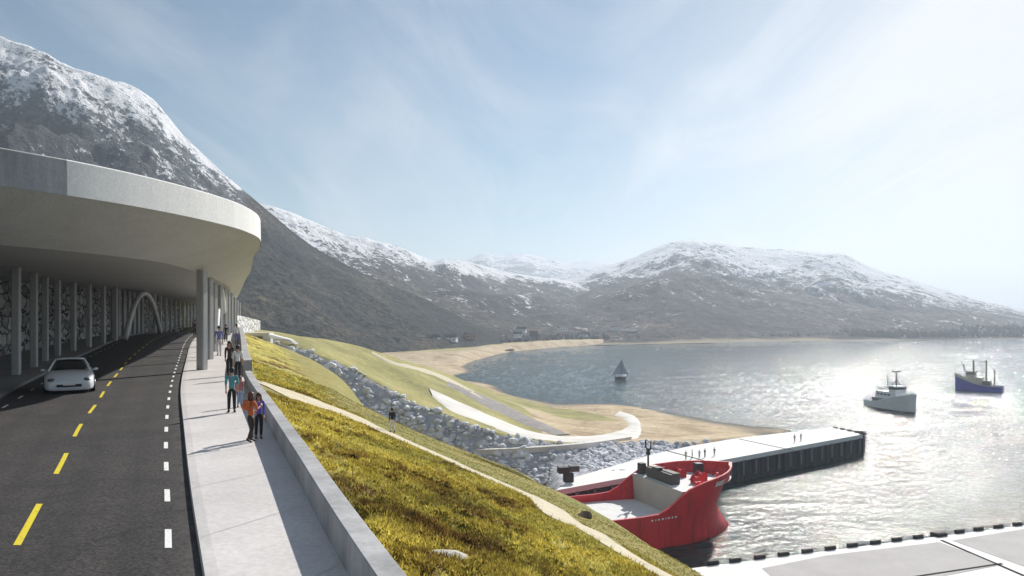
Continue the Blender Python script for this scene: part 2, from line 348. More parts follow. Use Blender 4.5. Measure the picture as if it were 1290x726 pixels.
# ------------------------------------------------------------------ plan curves: x as a function of y (metres, eye above the origin)
wall_in = curve([(-15,8.9),(0,2.2),(10.7,-2.31),(17.6,-5.08),(25.1,-8.10),(41.8,-14.8),(74.8,-26.9),(130,-47),(215,-77)])
kerb = curve([(-15,7.6),(0,.6),(10.7,-4.37),(15.8,-6.73),(24.8,-10.8),(38.2,-16.8),(56.7,-24.6),(95,-40.2),(130,-52.6),(215,-82)])
white = curve([(-15,6.9),(0,0),(12.9,-5.88),(23.1,-10.6),(34.5,-15.7),(56.7,-25.2),(110,-46.9),(215,-83.2)])
yellow = curve([(-15,5.2),(0,-2.1),(13.9,-8.9),(19.6,-11.7),(26,-14.9),(33.5,-18.4),(40.4,-21.7),(50.2,-26.2),(65,-32.9),(110,-51.2),(215,-87)])
col_line = curve([(-15,-3),(0,-9.5),(20,-18.5),(53,-33.6),(65,-39.4),(94.6,-49.5),(135,-63),(195,-82.2),(215,-88.5)])
left_edge = lambda y: yellow(y) - 4.6
def hump(y): return .85*np.exp(-((np.asarray(y, float) - 115)/38.0)**2)
def road_z(y): return ZR - .12 + hump(y)
def walk_z(y): return ZR + hump(y)
def strip(name, ys, xa, xb, zf, mat, na=8, parent=None, dz=0.0):
    ys = np.asarray(ys, float); t = np.linspace(0, 1, na)
    X = xa(ys)[:, None]*(1-t) + xb(ys)[:, None]*t; Y = np.repeat(ys[:, None], na, 1); Z = np.repeat((zf(ys) + dz)[:, None], na, 1)
    return grid_obj(name, X, Y, Z, mat, parent, flip=True)
YS = np.r_[np.arange(-14, 60, 1.0), np.arange(60, 216, 2.5)]
YR = np.r_[np.arange(-14, 60, .8), np.arange(60, 216, 2.0)]; tq = np.linspace(0, 1, 60); XA, XB = left_edge(YR), kerb(YR)
XR = XA[:, None]*(1-tq) + XB[:, None]*tq; YRR = np.repeat(YR[:, None], 60, 1); fr_ = (XR - yellow(YR)[:, None])/(white(YR) - yellow(YR))[:, None]
trk = sum(np.exp(-((fr_ - c)/.09)**2) for c in (.27, .74, -.3, -.8)); vg = np.clip(sstep(.93, 1.0, tq) + sstep(.05, 0, tq), 0, 1)[None] + 0*XR
tag(grid_obj('road', XR, YRR, np.repeat(road_z(YR)[:, None], 60, 1), M['asphalt'], attrs={'track': trk, 'verge': vg}, flip=True), kind='structure')
mb = MB()                                              # pavement with its kerb face and expansion joints
X = np.stack([kerb(YS), kerb(YS) + .02, kerb(YS) + .22, wall_in(YS)], 1); Z = np.stack([road_z(YS) - .05, walk_z(YS) - .02, walk_z(YS), walk_z(YS)], 1)
mb.loft(np.stack([X, np.repeat(YS[:, None], 4, 1), Z], 2)[:, ::-1])
tag(mb.build('pavement', M['walk']), kind='structure')
mb = MB()
X = np.stack([left_edge(YS), left_edge(YS) - .03, left_edge(YS) - .25, col_line(YS) - 5.5 + 0*YS], 1); Z = np.stack([road_z(YS) - .05, walk_z(YS) + .03, walk_z(YS) + .05, walk_z(YS) + .05], 1)
mb.loft(np.stack([X, np.repeat(YS[:, None], 4, 1), Z], 2))
tag(mb.build('inner_pavement', M['plinth']), kind='structure')
mb = MB()
for y in np.arange(9.0, 120, 3.6):                     # joints sawn across the pavement
    a = np.array([kerb(y) + .06, y, walk_z(y) + .004]); b = np.array([wall_in(y + 2.2) - .05, y + 2.2, walk_z(y) + .004])
    d = np.array([.0, .022, 0]); mb.add([a, b, b + d, a + d], [(0,1,2,3)])
tag(mb.build('pavement_joint', plain('joint_dirt', (.24,.22,.21), .9)), kind='structure')
def dashes(name, line, y0, n, period, length, width, mat):
    mb = MB()
    for k in range(n):
        a = y0 + k*period
        yy = np.linspace(a, a + length, 4); dx = (line(yy + .1) - line(yy - .1))/.2; nn = np.sqrt(1 + dx**2)
        L = np.stack([line(yy) - width/2/nn, yy - (width/2)*(-dx)/nn*-1*0, road_z(yy) + .005], 1); Rr = np.stack([line(yy) + width/2/nn, yy, road_z(yy) + .005], 1)
        mb.loft(np.stack([L, Rr], 1)[:, ::-1])
    return tag(mb.build(name, mat), kind='structure')
dashes('centre_line', yellow, 12.55, 24, 5.65, 2.75, .145, M['yellow'])
dashes('edge_line', white, 12.4, 48, 3.1, 1.08, .13, M['whitepaint'])
dashes('left_edge_line', lambda y: yellow(y) - 3.75, 31.2, 20, 3.6, 1.1, .12, M['whitepaint'])
# ------------------------------------------------------------------ parapet: two walls with an opening where the path leaves
def parapet(name, label, y0, y1, h, th):
    r = thing(name, label, 'wall', (float(wall_in(y0)), y0, float(walk_z(y0)) - .4))
    yy = np.linspace(y0, y1, max(6, int((y1-y0)/1.0))); dx = (wall_in(yy+.2) - wall_in(yy-.2))/.4; nn = np.sqrt(1+dx**2); ox, oy = th/nn, -th*dx/nn
    xi = wall_in(yy); zb = walk_z(yy) - .4; zt = walk_z(yy) + h; b = .02
    pr = [(0, zb), (0, zt - b), (b/th, zt), (1 - b/th, zt), (1, zt - b), (1, zb - 1.0)]
    rings = np.stack([np.stack([xi + k*ox, yy + k*oy, z], 1) for k, z in pr], 1)
    MB().loft(rings, close=True, cap=True).build('wall', M['parapet'], r, False, r.location, True)
    return r
parapet('parapet_wall', 'long low grey concrete parapet running past the camera beside the wide pavement', -12, 42.5, .57, .36)
parapet('parapet_wall', 'taller grey parapet beyond the path opening under the canopy edge', 45.6, 165, .98, .5)
# ------------------------------------------------------------------ canopy over the road
Oc = np.array([(-60,-22),(-46,-10),(-33,4.5),(-24.3,16.5),(-18.6,26.6),(-16.6,30.5),(-15.4,34.5),(-14.75,38.8),(-14.75,42),(-15.4,46),(-17.6,52.5),(-20.55,60),(-27.4,79),(-35.2,99.5),(-53.0,147),(-73,200),(-80,219)], float)
def catmull(p, k=6):
    q = np.vstack([2*p[0]-p[1], p, 2*p[-1]-p[-2]]); o = []
    for i in range(1, len(q)-2):
        for t in np.linspace(0, 1, k, endpoint=False):
            a, b, c, d = q[i-1:i+3]; o.append(.5*(2*b + (c-a)*t + (2*a-5*b+4*c-d)*t*t + (3*b-a-3*c+d)*t**3))
    return np.array(o + [p[-1]])
O = catmull(Oc, 7)
tg = np.gradient(O, axis=0); tg /= np.linalg.norm(tg, axis=1)[:, None]; nrm = np.c_[tg[:,1], -tg[:,0]]
off = np.interp(O[:,1], [-30, 46, 52, 58, 62, 73, 97, 220], [4.8, 4.8, 4.3, 3.5, 3.1, 2.8, 1.9, 1.7])
L = O - nrm*off[:, None]
ceil_z = lambda y: CZ + 2.95 + hump(y)
can = thing('road_canopy', 'sweeping white concrete canopy carried on columns over the curving road', 'canopy', (-50, 60, ZR))
base = np.array(can.location)
zO = np.full(len(O), CZ + 4.65); zT = np.full(len(O), CZ + 6.05)
w = lambda xy, z: np.c_[xy, z]
band = np.stack([w(O + nrm*.03, zO), w(O, zT - .05), w(O - nrm*.05, zT), w(O - nrm*.7, zT)], 1)
split = int(np.argmin(np.abs(O[:,1] - 29.2)*1.0 + (O[:,0] < -30)*99))
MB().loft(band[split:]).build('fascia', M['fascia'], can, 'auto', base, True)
MB().loft(band[:split+1]*1.0).build('fascia', M['parapet'], can, 'auto', base, True)  # left panel: its shade is put into the colour by a darker concrete
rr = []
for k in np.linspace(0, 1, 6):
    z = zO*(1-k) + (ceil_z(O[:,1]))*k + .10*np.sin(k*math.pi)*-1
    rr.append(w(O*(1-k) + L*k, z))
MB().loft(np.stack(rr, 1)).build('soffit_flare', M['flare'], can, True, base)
back = lambda y: np.minimum(col_line(y) - 6.0, -25)
t = np.linspace(0, 1, 7); mbc = MB()
bx = np.where(O[:,1] < 40, -62 - 0*O[:,1], col_line(np.clip(L[:,1], 0, 220)) - 6); bx = np.minimum(bx, L[:,0] - 3)
bx = np.interp(L[:,1], [0, 40, 60, 110, 160, 220], [-62, -62, -58, -62, -78, -97])
ring = np.stack([w(np.c_[L[:,0]*(1-k) + bx*k, L[:,1]], ceil_z(L[:,1])) for k in t], 1)
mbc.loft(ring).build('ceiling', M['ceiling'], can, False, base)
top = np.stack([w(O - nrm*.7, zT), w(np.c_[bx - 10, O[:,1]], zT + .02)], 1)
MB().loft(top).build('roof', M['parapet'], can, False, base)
# portals and piers
cy = [53 + 6.55*i*(1 + .004*i) for i in range(23)]
cmesh = None
def pier(x, y, wdt, h, dep, ang, z0):
    m = MB().box((0, 0, h/2), (wdt, dep, h), 0, bev=.05)
    o = m.build('column', M['column'], can, False); o.location = Vector((x, y, z0)) - can.location; o.rotation_euler = (0, 0, ang); return o
proto = None
for y in [33.5, 40, 46.5] + cy:
    x = float(col_line(y)); ang = math.atan2(1, float((col_line(y+.5) - col_line(y-.5))))
    if 97 < y < 128: continue
    if y > 210: break
    o = pier(x, y, .42, 6.65, .85, ang + R(90), float(walk_z(y)))
Lx = lambda y: float(np.interp(y, L[len(L)//2:, 1], L[len(L)//2:, 0]))
for y, px in ((51, 254.5), (62, 264.5), (73, 270.5), (84, 278), (97, 284), (111, 288), (126, 292), (142, 296), (160, 299), (178, 302)):
    pier((px - 645)/F*y, y, .64 if y == 51 else .42, 6.75, .45, R(-22), float(walk_z(y)) - .02)
def arch(ya, yb, line, h, r, mat):
    yy = np.linspace(0, 1, 25); s_ = 2*yy - 1
    p = np.stack([line(ya + (yb-ya)*yy), ya + (yb-ya)*yy, walk_z(ya + (yb-ya)*yy) + h*(1 - np.abs(s_)**2.1)], 1)
    m = MB().tube(p, r, 8, cap=True); return m.build('arch', mat, can, True, base)
arch(97, 131, lambda y: col_line(y) + .55, 6.25, .36, M['arch'])
arch(80, 100, lambda y: np.interp(y, [80, 100], [-31.4, -38.0]), 6.4, .24, M['arch'])
for y in np.arange(100, 129, 4.2):                     # slimmer posts behind the arch
    pier(float(col_line(y)) - 1.6, y, .4, 6.6, .5, R(-20), float(walk_z(y)))
# stone wall behind the piers
yy = np.arange(28, 216, .8); zz = np.linspace(0, 1, 14)
xw = col_line(yy) - 4.9
Xw = np.repeat(xw[:, None], 14, 1); Yw = np.repeat(yy[:, None], 14, 1); Zw = (walk_z(yy) - .1)[:, None] + zz[None]*6.85
nz = fbm(Yw*.9, Zw*1.2, 4, 3)*.22
sw = tag(grid_obj('stone_wall', Xw + nz, Yw, Zw, M['stone'], loc=(float(xw[30]), float(yy[30]), ZR)), 'tall dry stone wall behind the row of columns under the canopy', 'wall')
yy = np.linspace(0, 1, 30)
# closing wall at the far end of the gallery and the pale stone wall outside
p0, p1 = np.array([-97, 216, ZR - .2]), np.array([-72, 216, ZR - .2])
g = np.linspace(0, 1, 20)
Xq = np.repeat((p0[0] + (p1[0]-p0[0])*g)[:, None], 8, 1); Zq = ZR - .3 + np.linspace(0, 3.2, 8)[None]*np.ones((20, 1))
tag(grid_obj('end_wall', Xq, Xq*0 + 216 + fbm(Xq, Zq, 3, 9)*.1, Zq, M['stone'], flip=True, loc=(-85, 216, ZR)), 'distant stone wall closing the road under the canopy', 'wall')
a = PD(299, 397, 146); b = PD(328, 404, 168); c_ = PD(328, 419, 168)
mb = MB(); d = np.array([-2.0, .2, 0]); lo = np.array([0, 0, -6.0])
V = [a + lo, b + np.array([0,0,-6.0]), b, a]; V2 = [np.array(v) + d for v in V]
mb.add(V + V2, [(0,1,2,3),(7,6,5,4),(3,2,6,7),(1,5,6,2),(0,3,7,4)])
tag(mb.build('stone_wall', M['palestone'], None, False, tuple(c_), True), 'pale sunlit stone wall above the tunnel mouth beside the parapet', 'wall')
# ------------------------------------------------------------------ hillside between parapet and channel
wall_out = lambda y: wall_in(y) + .45
CA = .925
def hill_plane(x, y):
    s = (x - wall_out(y))*CA
    return 29.3 + hump(y) - .40*np.maximum(s - .3, 0) + .0*s
def solve(px, py):
    D = np.linspace(8, 170, 4000); x = (px-645)/F*D; z = CZ - (py-HY)/F*D
    f = z - hill_plane(x, D); i = int(np.argmax(f < 0)); return np.array([x[i], D[i], z[i]])
cp = [solve(*q) for q in ((905,726),(850,695),(800,664),(750,637),(700,611),(650,592),(600,575),(560,557),(520,538),(480,519),(440,498))]
cs = sorted([(p[1], (p[0] - float(wall_out(p[1])))*CA) for p in cp])
CS_Y = np.array([q[0] for q in cs]); CS_S = np.array([q[1] for q in cs])
def crest(y): return np.interp(y, np.r_[-20, 5, CS_Y, 95, 120, 145, 160], np.r_[11, 12, CS_S, 11.5, 11, 8, 7])
def hill(x, y, detail=True):
    s = (x - wall_out(y))*CA; e = s - crest(y)
    z = hill_plane(x, y) - 1.15*np.log1p(np.exp(np.clip(e*1.6, -30, 30)))/1.6
    return z
def wildness(x, y):
    s = (x - wall_out(y))*CA
    return sstep(.0, .5, s)*(1 - sstep(.0, 2.4, s - wedge(y) + 1.2*fbm(x*.25, y*.25, 3, 5)))
def hit_hill(px, py):
    D = np.geomspace(8, 170, 6000); x = (px-645)/F*D; z = CZ - (py-HY)/F*D
    f = z - hill(x, D); i = int(np.argmax(f < 0)); return np.array([x[i], D[i], z[i]])
PATH = [(336,488),(352,493),(375,499),(400,508),(425,517),(450,529),(475,540),(497,550),(520,560),(548,572),(580,587),(610,600),(640,613),(668,625),(690,637),(703,649),(717,659),(738,666),(758,679),(780,693),(800,705),(822,717),(842,729),(862,741)]
pp = [hit_hill(*q) for q in PATH]
pw = np.array([2.9,2.8,2.4,2.0,1.6,1.2,.95,.85,.8,.75,.72,.7,.7,.7,.72,.78,.85,.72,.58,.52,.5,.5,.5,.5])
pc = catmull(np.array(pp)[:, :2], 8); pwid = np.interp(np.linspace(0, 1, len(pc)), np.linspace(0, 1, len(pw)), pw)
path_s = sorted([(p[1], (p[0] - float(wall_out(p[1])))*CA) for p in pp])
PY = np.array([q[0] for q in path_s]); PS = np.array([q[1] for q in path_s])
def wedge(y): return np.interp(y, np.r_[-20, PY], np.r_[PS[0], PS]) - .4
def path_d(x, y):
    d = np.full(np.shape(x), 1e9)
    for q, w_ in zip(pc[::2], pwid[::2]): d = np.minimum(d, np.hypot(x - q[0], y - q[1]) - w_)
    return d
def hill_full(x, y):
    wv = wildness(x, y); d = path_d(x, y)
    n = -.30 + .30*fbm(x*.36, y*.36, 5, 21) + .24*(1 - np.abs(fbm(x*.9, y*.9, 4, 33))*2.4)
    return hill(x, y) + wv*n*sstep(0, 1.6, d) + (1-wv)*.10*fbm(x*.5, y*.5, 4, 12)*sstep(0, 1.0, d), wv, d
ys_ = np.r_[np.arange(-8, 34, .16), np.arange(34, 62, .24), np.arange(62, 156, .7)]
ss_ = np.r_[np.arange(0, 16, .16), np.arange(16, 30, .6)]
Yh = np.repeat(ys_[:, None], len(ss_), 1); Xh = wall_out(Yh) - .12 + ss_[None]/CA
Zh, wv, pdist = hill_full(Xh, Yh)
Zh[:, 0] -= .3
tag(grid_obj('hillside', Xh, Yh, np.maximum(Zh, -4), M['heath'], attrs={'wild': wv*sstep(0, .8, pdist)}, flip=True), kind='structure')
pt = np.gradient(pc, axis=0); pt /= np.linalg.norm(pt, axis=1)[:, None]; pn = np.c_[pt[:,1], -pt[:,0]]
rows = []
wob = .12*fbm(np.arange(len(pc))*.3, 0*np.arange(len(pc)), 3, 4)
for k in np.linspace(-1, 1, 7):
    q = pc + pn*(pwid*(1 + wob*np.sign(k)))[:, None]*k; rows.append(np.c_[q, hill_full(q[:,0], q[:,1])[0] + .05 - .03*abs(k)])
tag(MB().loft(np.stack(rows, 1)).build('path', M['path'], None, True), kind='structure')
# blades and moss cushions over the slope
def grass(name, n, ymax, hmin, hmax, wild_only, seed, nb=6):
    r = np.random.default_rng(seed)
    u = r.random(n*2); y = 9 + (ymax - 9)*u**1.5; s = .35 + r.random(n*2)*15; x = wall_out(y) + s/CA
    z, wv_, d = hill_full(x, y)
    keep = (d > .12) & (s < crest(y) + 1.5)
    if wild_only: keep &= (wv_ > .25) & (fbm(x*.5, y*.5, 3, 44) > -.25)
    x, y, z, wv_ = x[keep][:n], y[keep][:n], z[keep][:n], wv_[keep][:n]; m = len(x)
    a = r.random((m, nb))*2*math.pi; h = (hmin + (hmax - hmin)*r.random((m, nb))**2)*(.35 + .65*wv_)[:, None]; sp = r.random((m, nb))*.10; lean = (.25 + .75*r.random((m, nb)))*h
    dx, dy = np.cos(a), np.sin(a); bw = .010 + .016*r.random((m, nb)) + .0005*y[:, None]
    bx_, by_ = x[:, None] + dx*sp, y[:, None] + dy*sp; bz = z[:, None] - .03 + 0*bx_
    V = np.stack([np.stack([bx_ - dy*bw, by_ + dx*bw, bz], -1), np.stack([bx_ + dy*bw, by_ - dx*bw, bz], -1), np.stack([bx_ + dx*lean, by_ + dy*lean, bz + h], -1)], 2).reshape(-1, 3)
    T = np.arange(len(V)).reshape(-1, 3); tint = np.repeat(r.random(m*nb), 3); wd = np.repeat(np.repeat(wv_, nb), 3)
    return tris_obj(name, V, T, M['blade'], {'tint': tint, 'wild': wd})
tag(grass('grass', 42000, 64, .05, .17, False, 1, 6), kind='stuff')
tag(grass('heather', 46000, 48, .04, .135, True, 2, 8), kind='stuff')
# ------------------------------------------------------------------ far bank of the channel, spit and beach
Epx = [(322,425,156),(345,427,155),(400,446,156),(440,463,157),(480,484,157),(520,506,156),(560,522,155),(600,537,153),(650,551,151),(700,558,150),(770,560,156),(812,556,165)]
E = np.array([PD(*q) for q in Epx]); E = np.vstack([E[0] + np.array([-25, 8, 0.5]), E, [P(870,559,4.6), P(930,550.5,3.6), P(985,544.5,.6), P(1060,537,-3.5)]])
ctl = [tuple(e) for e in E] + [tuple(PD(*q)) for q in ((395,431,168),(450,437,195),(500,452,215),(560,470,242),(600,487,250),(640,504,252),(540,487,180),(590,505,188),(640,528,182),(690,546,175),(430,450,172),(480,465,180),(500,480,178),(545,500,172))]
ctl += [tuple(P(*q)) for q in ((735,540,4.2),(770,545,4.2),(800,535,3.6),(760,515,1.6),(830,545,2.6),(900,545,1.8),(690,507,.1),(760,509,.1),(850,521,.1),(920,534,.1),(975,548,.1),(720,535,3.4),(700,525,2.2),(660,503,.5),(620,491,.6),(578,478,.2),(590,483,1.6),(620,498,2.6),(650,511,2.8),(480,446,3.5),(530,455,2.6),(560,466,2.0),(572,473,.4),(585,460,.05),(610,451,.05),(650,444,.05))]
ctl += [(-80,165,26.5),(-110,200,25),(-100,165,25),(-112,120,24),(-90,215,24),(-75,230,24),(-80,300,15),(-110,420,9),(-60,330,5),(-140,560,8),(110,150,-3),(130,250,-4),(40,330,-4),(20,420,-5),(60,600,-5),(-5,480,-3),(95,190,-2),(100,640,-5),(-90,640,4),(60,320,-3.5),(-10,560,-3)]
ctl = np.array(ctl)
def tps_fit(p, z, lam):
    n = len(p); d2 = ((p[:, None] - p[None])**2).sum(-1); K = np.where(d2 > 0, d2*np.log(d2 + 1e-12), 0) + lam*np.eye(n)
    A = np.zeros((n+3, n+3)); A[:n,:n] = K; A[:n,n:] = np.c_[np.ones(n), p]; A[n:,:n] = A[:n,n:].T
    return np.linalg.solve(A, np.r_[z, 0, 0, 0])
SC = np.array([100., 100.]); wt = tps_fit(ctl[:, :2]/SC, ctl[:, 2], .002)
def tps(x, y):
    q = np.c_[np.ravel(x), np.ravel(y)]/SC; p = ctl[:, :2]/SC; r = np.empty(len(q))
    for i in range(0, len(q), 20000):
        d2 = ((q[i:i+20000, None] - p[None])**2).sum(-1); r[i:i+20000] = (np.where(d2 > 0, d2*np.log(d2 + 1e-12), 0))@wt[:-3] + np.c_[np.ones(len(d2)), q[i:i+20000]]@wt[-3:]
    return r.reshape(np.shape(x))
def edge_info(x, y):                                   # signed distance in front of the bank's edge, and the edge's height there
    best = np.full(np.shape(x), 1e9); zb = np.zeros(np.shape(x)); side = np.zeros(np.shape(x))
    for a, b in zip(E[:-1], E[1:]):
        d = b[:2] - a[:2]; l2 = d@d; t = np.clip(((x - a[0])*d[0] + (y - a[1])*d[1])/l2, 0, 1)
        dx, dy = x - a[0] - t*d[0], y - a[1] - t*d[1]; r = np.hypot(dx, dy); m = r < best
        best = np.where(m, r, best); zb = np.where(m, a[2] + t*(b[2]-a[2]), zb); side = np.where(m, d[0]*(y - a[1]) - d[1]*(x - a[0]), side)
    return np.where(side < 0, best, -best), zb
def bank(x, y):
    s, ze = edge_info(x, y); T = tps(x, y)
    slope = np.interp(x, [-60, -20, 0, 15, 34, 42], [1.2, 1.0, .62, .36, .36, 1.6])
    fr = ze - slope*np.maximum(s, 0)
    low = np.where(x > 4, 3.6, -3.0); low = np.interp(x, [2, 8, 30, 38], [-3.0, 4.4, 4.4, -3.5])
    k = sstep(-1.0, 1.0, s)
    z = T*(1-k) + np.maximum(fr, low)*k
    # the beach drops away at the quay and out to sea
    return z, s
xs = np.arange(-112, 112, 1.0); yb = np.r_[np.arange(96, 270, .9), np.arange(270, 640, 2.2)]
Yb, Xb = np.meshgrid(yb, xs, indexing='ij')
Zb, sb = bank(Xb, Yb)
Zb = Zb + .35*fbm(Xb*.09, Yb*.09, 4, 8)*(sb < 0)*sstep(.3, 4, Zb) + (sb > .5)*.6*fbm(Xb*.5, Yb*.5, 3, 2)
quay_line = lambda x: 120.9 + (x - 7.0)*.753
inq = (Yb < quay_line(Xb) + 3.0) & (Xb > 4)
Zb = np.where(inq, np.minimum(Zb, -3.5), Zb)
ctrl_deck = (Xb > 4) & (sb > 3) & ~inq
sand = sstep(5.6, 3.6, Zb - 2.2*sstep(0, 12, Xb))*np.where(Xb < -40, .98, 1.0)
spit = np.exp(-(((Xb + 2 + (Yb-290)*.42)/9)**2))*((Yb > 225) & (Yb < 395))
sand = np.clip(sand - spit*1.3*sstep(.2, .9, Zb), 0, 1)
rock = ((sb > .2) & (Zb > -2.5)).astype(float)
wet = sstep(.75, .15, Zb)*.95
tag(grid_obj('bank_terrain', Xb, Yb, Zb, M['bank'], attrs={'sand': sand, 'rock': rock, 'wet': wet}), kind='structure')
from math import floor
def bank_h(x, y):
    i = np.clip(np.searchsorted(yb, y) - 1, 0, len(yb)-2); j = np.clip(np.floor(x - xs[0]).astype(int), 0, len(xs)-2)
    ty = np.clip((y - yb[i])/(yb[i+1] - yb[i]), 0, 1); tx = np.clip(x - xs[j], 0, 1)
    return Zb[i,j]*(1-ty)*(1-tx) + Zb[i,j+1]*(1-ty)*tx + Zb[i+1,j]*ty*(1-tx) + Zb[i+1,j+1]*ty*tx
def hit_bank(px, py, d0=128):
    D = np.linspace(d0, 620, 3000); x = (px-645)/F*D; z = CZ - (py-HY)/F*D
    f = z - bank_h(x, D); i = int(np.argmax(f < 0)); return np.array([x[i], D[i], z[i]])
def sheet(name, A, B, mat, dz=.15, k=6, na=6):
    A = catmull(np.array([hit_bank(*q)[:2] for q in A]), k); B = catmull(np.array([hit_bank(*q)[:2] for q in B]), k)
    t = np.linspace(0, 1, na); X = A[:, 0:1]*(1-t) + B[:, 0:1]*t; Y = A[:, 1:2]*(1-t) + B[:, 1:2]*t
    Z = bank_h(X, Y) + dz; Z[:, 0] -= dz*1.2; Z[:, -1] -= dz*1.2
    return tag(MB().loft(np.stack([X, Y, Z], 2)).build(name, mat, None, True), kind='structure')
sheet('concrete_apron', [(540,489),(578,506),(626,527),(670,543.5),(712,549.5),(760,547),(786,540),(791,533),(785,527.5),(774,524)], [(545,500),(572,520),(610,534),(650,549),(700,556),(765,558),(801,553),(808,540),(802,526),(782,518)], M['apron'], .25)
sheet('gravel_road', [(566,481),(600,494),(640,512),(680,531),(720,548)], [(562,486),(592,502),(630,521),(668,538),(700,549)], M['gravelroad'], .2)
sheet('foot_path', [(470,444),(495,456),(520,462),(550,470),(580,484),(610,500)], [(468,446),(493,459),(518,465),(547,474),(576,488),(606,504)], M['path'], .2)
# rocks of the bank: the largest ones one by one, the rest as a mass
def rock_mesh(seed):
    import bmesh
    r = np.random.default_rng(seed); b = bmesh.new(); bmesh.ops.create_icosphere(b, subdivisions=2, radius=1)
    pl = r.normal(size=(9, 3)); pl /= np.linalg.norm(pl, axis=1)[:, None]; dd = .55 + .3*r.random(9)
    for v in b.verts:
        p = np.array(v.co)
        for n_, d_ in zip(pl, dd):
            e = p@n_ - d_
            if e > 0: p = p - n_*e
        v.co = p*np.array([1, .8, .68])
    V = np.array([v.co[:] for v in b.verts]); Fc = [tuple(v.index for v in f.verts) for f in b.faces]; b.free(); return V, Fc
RK = [rock_mesh(s) for s in range(8)]
cand = []
for q in range(26000):
    i = rng.integers(0, len(E)-1); t = rng.random(); p = E[i, :2]*(1-t) + E[i+1, :2]*t; d = E[i+1, :2] - E[i, :2]; d = d/np.linalg.norm(d); n_ = np.array([d[1], -d[0]])
    s = rng.random()**.8*27 - .6; x, y = p + n_*s
    if y < 100 or (x > 4 and y < quay_line(x) + 4) or x > 46: continue
    z = float(bank_h(np.array(x), np.array(y)))
    if z < -1: continue
    wgt = np.linalg.norm(E[i+1, :2] - E[i, :2]); 
    if rng.random() > wgt/26: continue
    big = rng.random(); r_ = .34 + .80*big**3
    if x > 4: r_ *= .75
    px = 645 + F*x/y; vis = 1.0 if px > 330 else 0
    cand.append((r_*vis/y, x, y, z, r_))
cand.sort(reverse=True)
rk_me = [None]*8
for k, (q, x, y, z, r_) in enumerate(cand[:300]):
    j = k % 8
    if rk_me[j] is None:
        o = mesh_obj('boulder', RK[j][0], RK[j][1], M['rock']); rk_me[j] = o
    else:
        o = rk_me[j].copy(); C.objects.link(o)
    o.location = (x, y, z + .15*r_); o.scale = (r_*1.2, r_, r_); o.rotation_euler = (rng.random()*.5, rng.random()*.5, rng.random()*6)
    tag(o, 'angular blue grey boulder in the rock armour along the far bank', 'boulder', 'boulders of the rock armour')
mbr = MB()
for k, (q, x, y, z, r_) in enumerate(cand[300:8500]):
    V, Fc = RK[k % 8]; a = rng.random()*6; cs_, sn_ = math.cos(a), math.sin(a)
    W = V*np.array([1.2, 1, 1])*r_*1.0; W = np.c_[W[:,0]*cs_ - W[:,1]*sn_, W[:,0]*sn_ + W[:,1]*cs_, W[:,2]] + np.array([x, y, z + .1*r_]); mbr.add(W, Fc)
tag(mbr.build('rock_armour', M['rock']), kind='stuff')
# ledge (berm) across the rocks
A = [(600,571),(650,569),(700,566),(750,561),(795,554)]
pts = catmull(np.array([hit_bank(*q) for q in A]), 5)
rg = np.stack([pts + np.array([0,-.7,-.3]), pts + np.array([0,-.7,.75]), pts + np.array([0,.8,.75]), pts + np.array([0,.8,-.3])], 1)
tag(MB().loft(rg, close=True, cap=True).build('kerb_ledge', M['apron'], None, False, tuple(pts[0]), True), 'long white concrete ledge crossing the rock slope above the quay', 'ledge')
# tunnel mouth of the channel
tm = thing('tunnel_portal', 'concrete tunnel mouth in the slope beside the parapet with a dark opening', 'portal', tuple(PD(325, 445, 150)))
bs = np.array(tm.location)
fr = [PD(312,424,150), PD(330,424,150), PD(337,423,150), PD(337,450,150), PD(330,450,150), PD(312,450,150)]
mb = MB(); q = np.array([.0, 3.0, 0])
mb.loft(np.stack([np.array([PD(331,421,149.7), PD(338,421,149.7), PD(338,455,149.7), PD(331,455,149.7)]), np.array([PD(331,421,149.7), PD(338,421,149.7), PD(338,455,149.7), PD(331,455,149.7)]) + q], 0), close=True, cap=True)
mb.build('jamb', M['white_concrete'], tm, False, bs, True)
l4 = np.array([PD(308,419.5,149.9), PD(339,419.5,149.9), PD(339,424,149.9), PD(308,424,149.9)])
MB().loft(np.stack([l4, l4 + q], 0), close=True, cap=True).build('lintel', M['white_concrete'], tm, False, bs, True)
l4 = np.array([PD(308,424.2,151), PD(331,424.2,151), PD(331,455,151), PD(308,455,151)])
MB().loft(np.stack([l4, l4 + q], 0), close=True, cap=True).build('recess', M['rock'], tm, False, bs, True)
pa = np.array([PD(338,421,150), PD(365,428,154), PD(372,434,156), PD(340,426,150)])
MB().loft(np.stack([pa, pa + np.array([.3, 1.6, 0])], 0), close=True, cap=True).build('coping', M['white_concrete'], tm, False, bs, True)
# ------------------------------------------------------------------ sea
Dw = [14.0]
while Dw[-1] < 1150: Dw.append(Dw[-1] + max(.30, Dw[-1]**2/(F*33)*.62))
Dw = np.r_[Dw, np.geomspace(Dw[-1]*1.05, 5900, 22)]
uw = np.r_[np.linspace(-8, -.9, 8), np.linspace(-.7, -.17, 40), np.linspace(-.16, .74, 760), np.linspace(.76, 1.2, 40), np.linspace(1.5, 8, 8)]
DW = np.repeat(Dw[:, None], len(uw), 1); XW = np.clip(uw[None]*DW, -4800, 4800)
def waves(x, y):
    ca, sa = math.cos(R(14)), math.sin(R(14)); a, b = x*ca + y*sa, -x*sa + y*ca
    rd = lambda n: 1 - 2*np.abs(n)
    z = .34*fbm(a*.030, b*.050, 3, 60) + .22*rd(fbm(a*.075, b*.125, 3, 61)) + .12*rd(fbm(a*.19, b*.33, 3, 62)) + .055*rd(fbm(a*.52, b*.85, 3, 63))
    gust = .85 + .80*sstep(-.25, .35, fbm(x*.008, y*.014, 3, 64)); return z*gust - .17
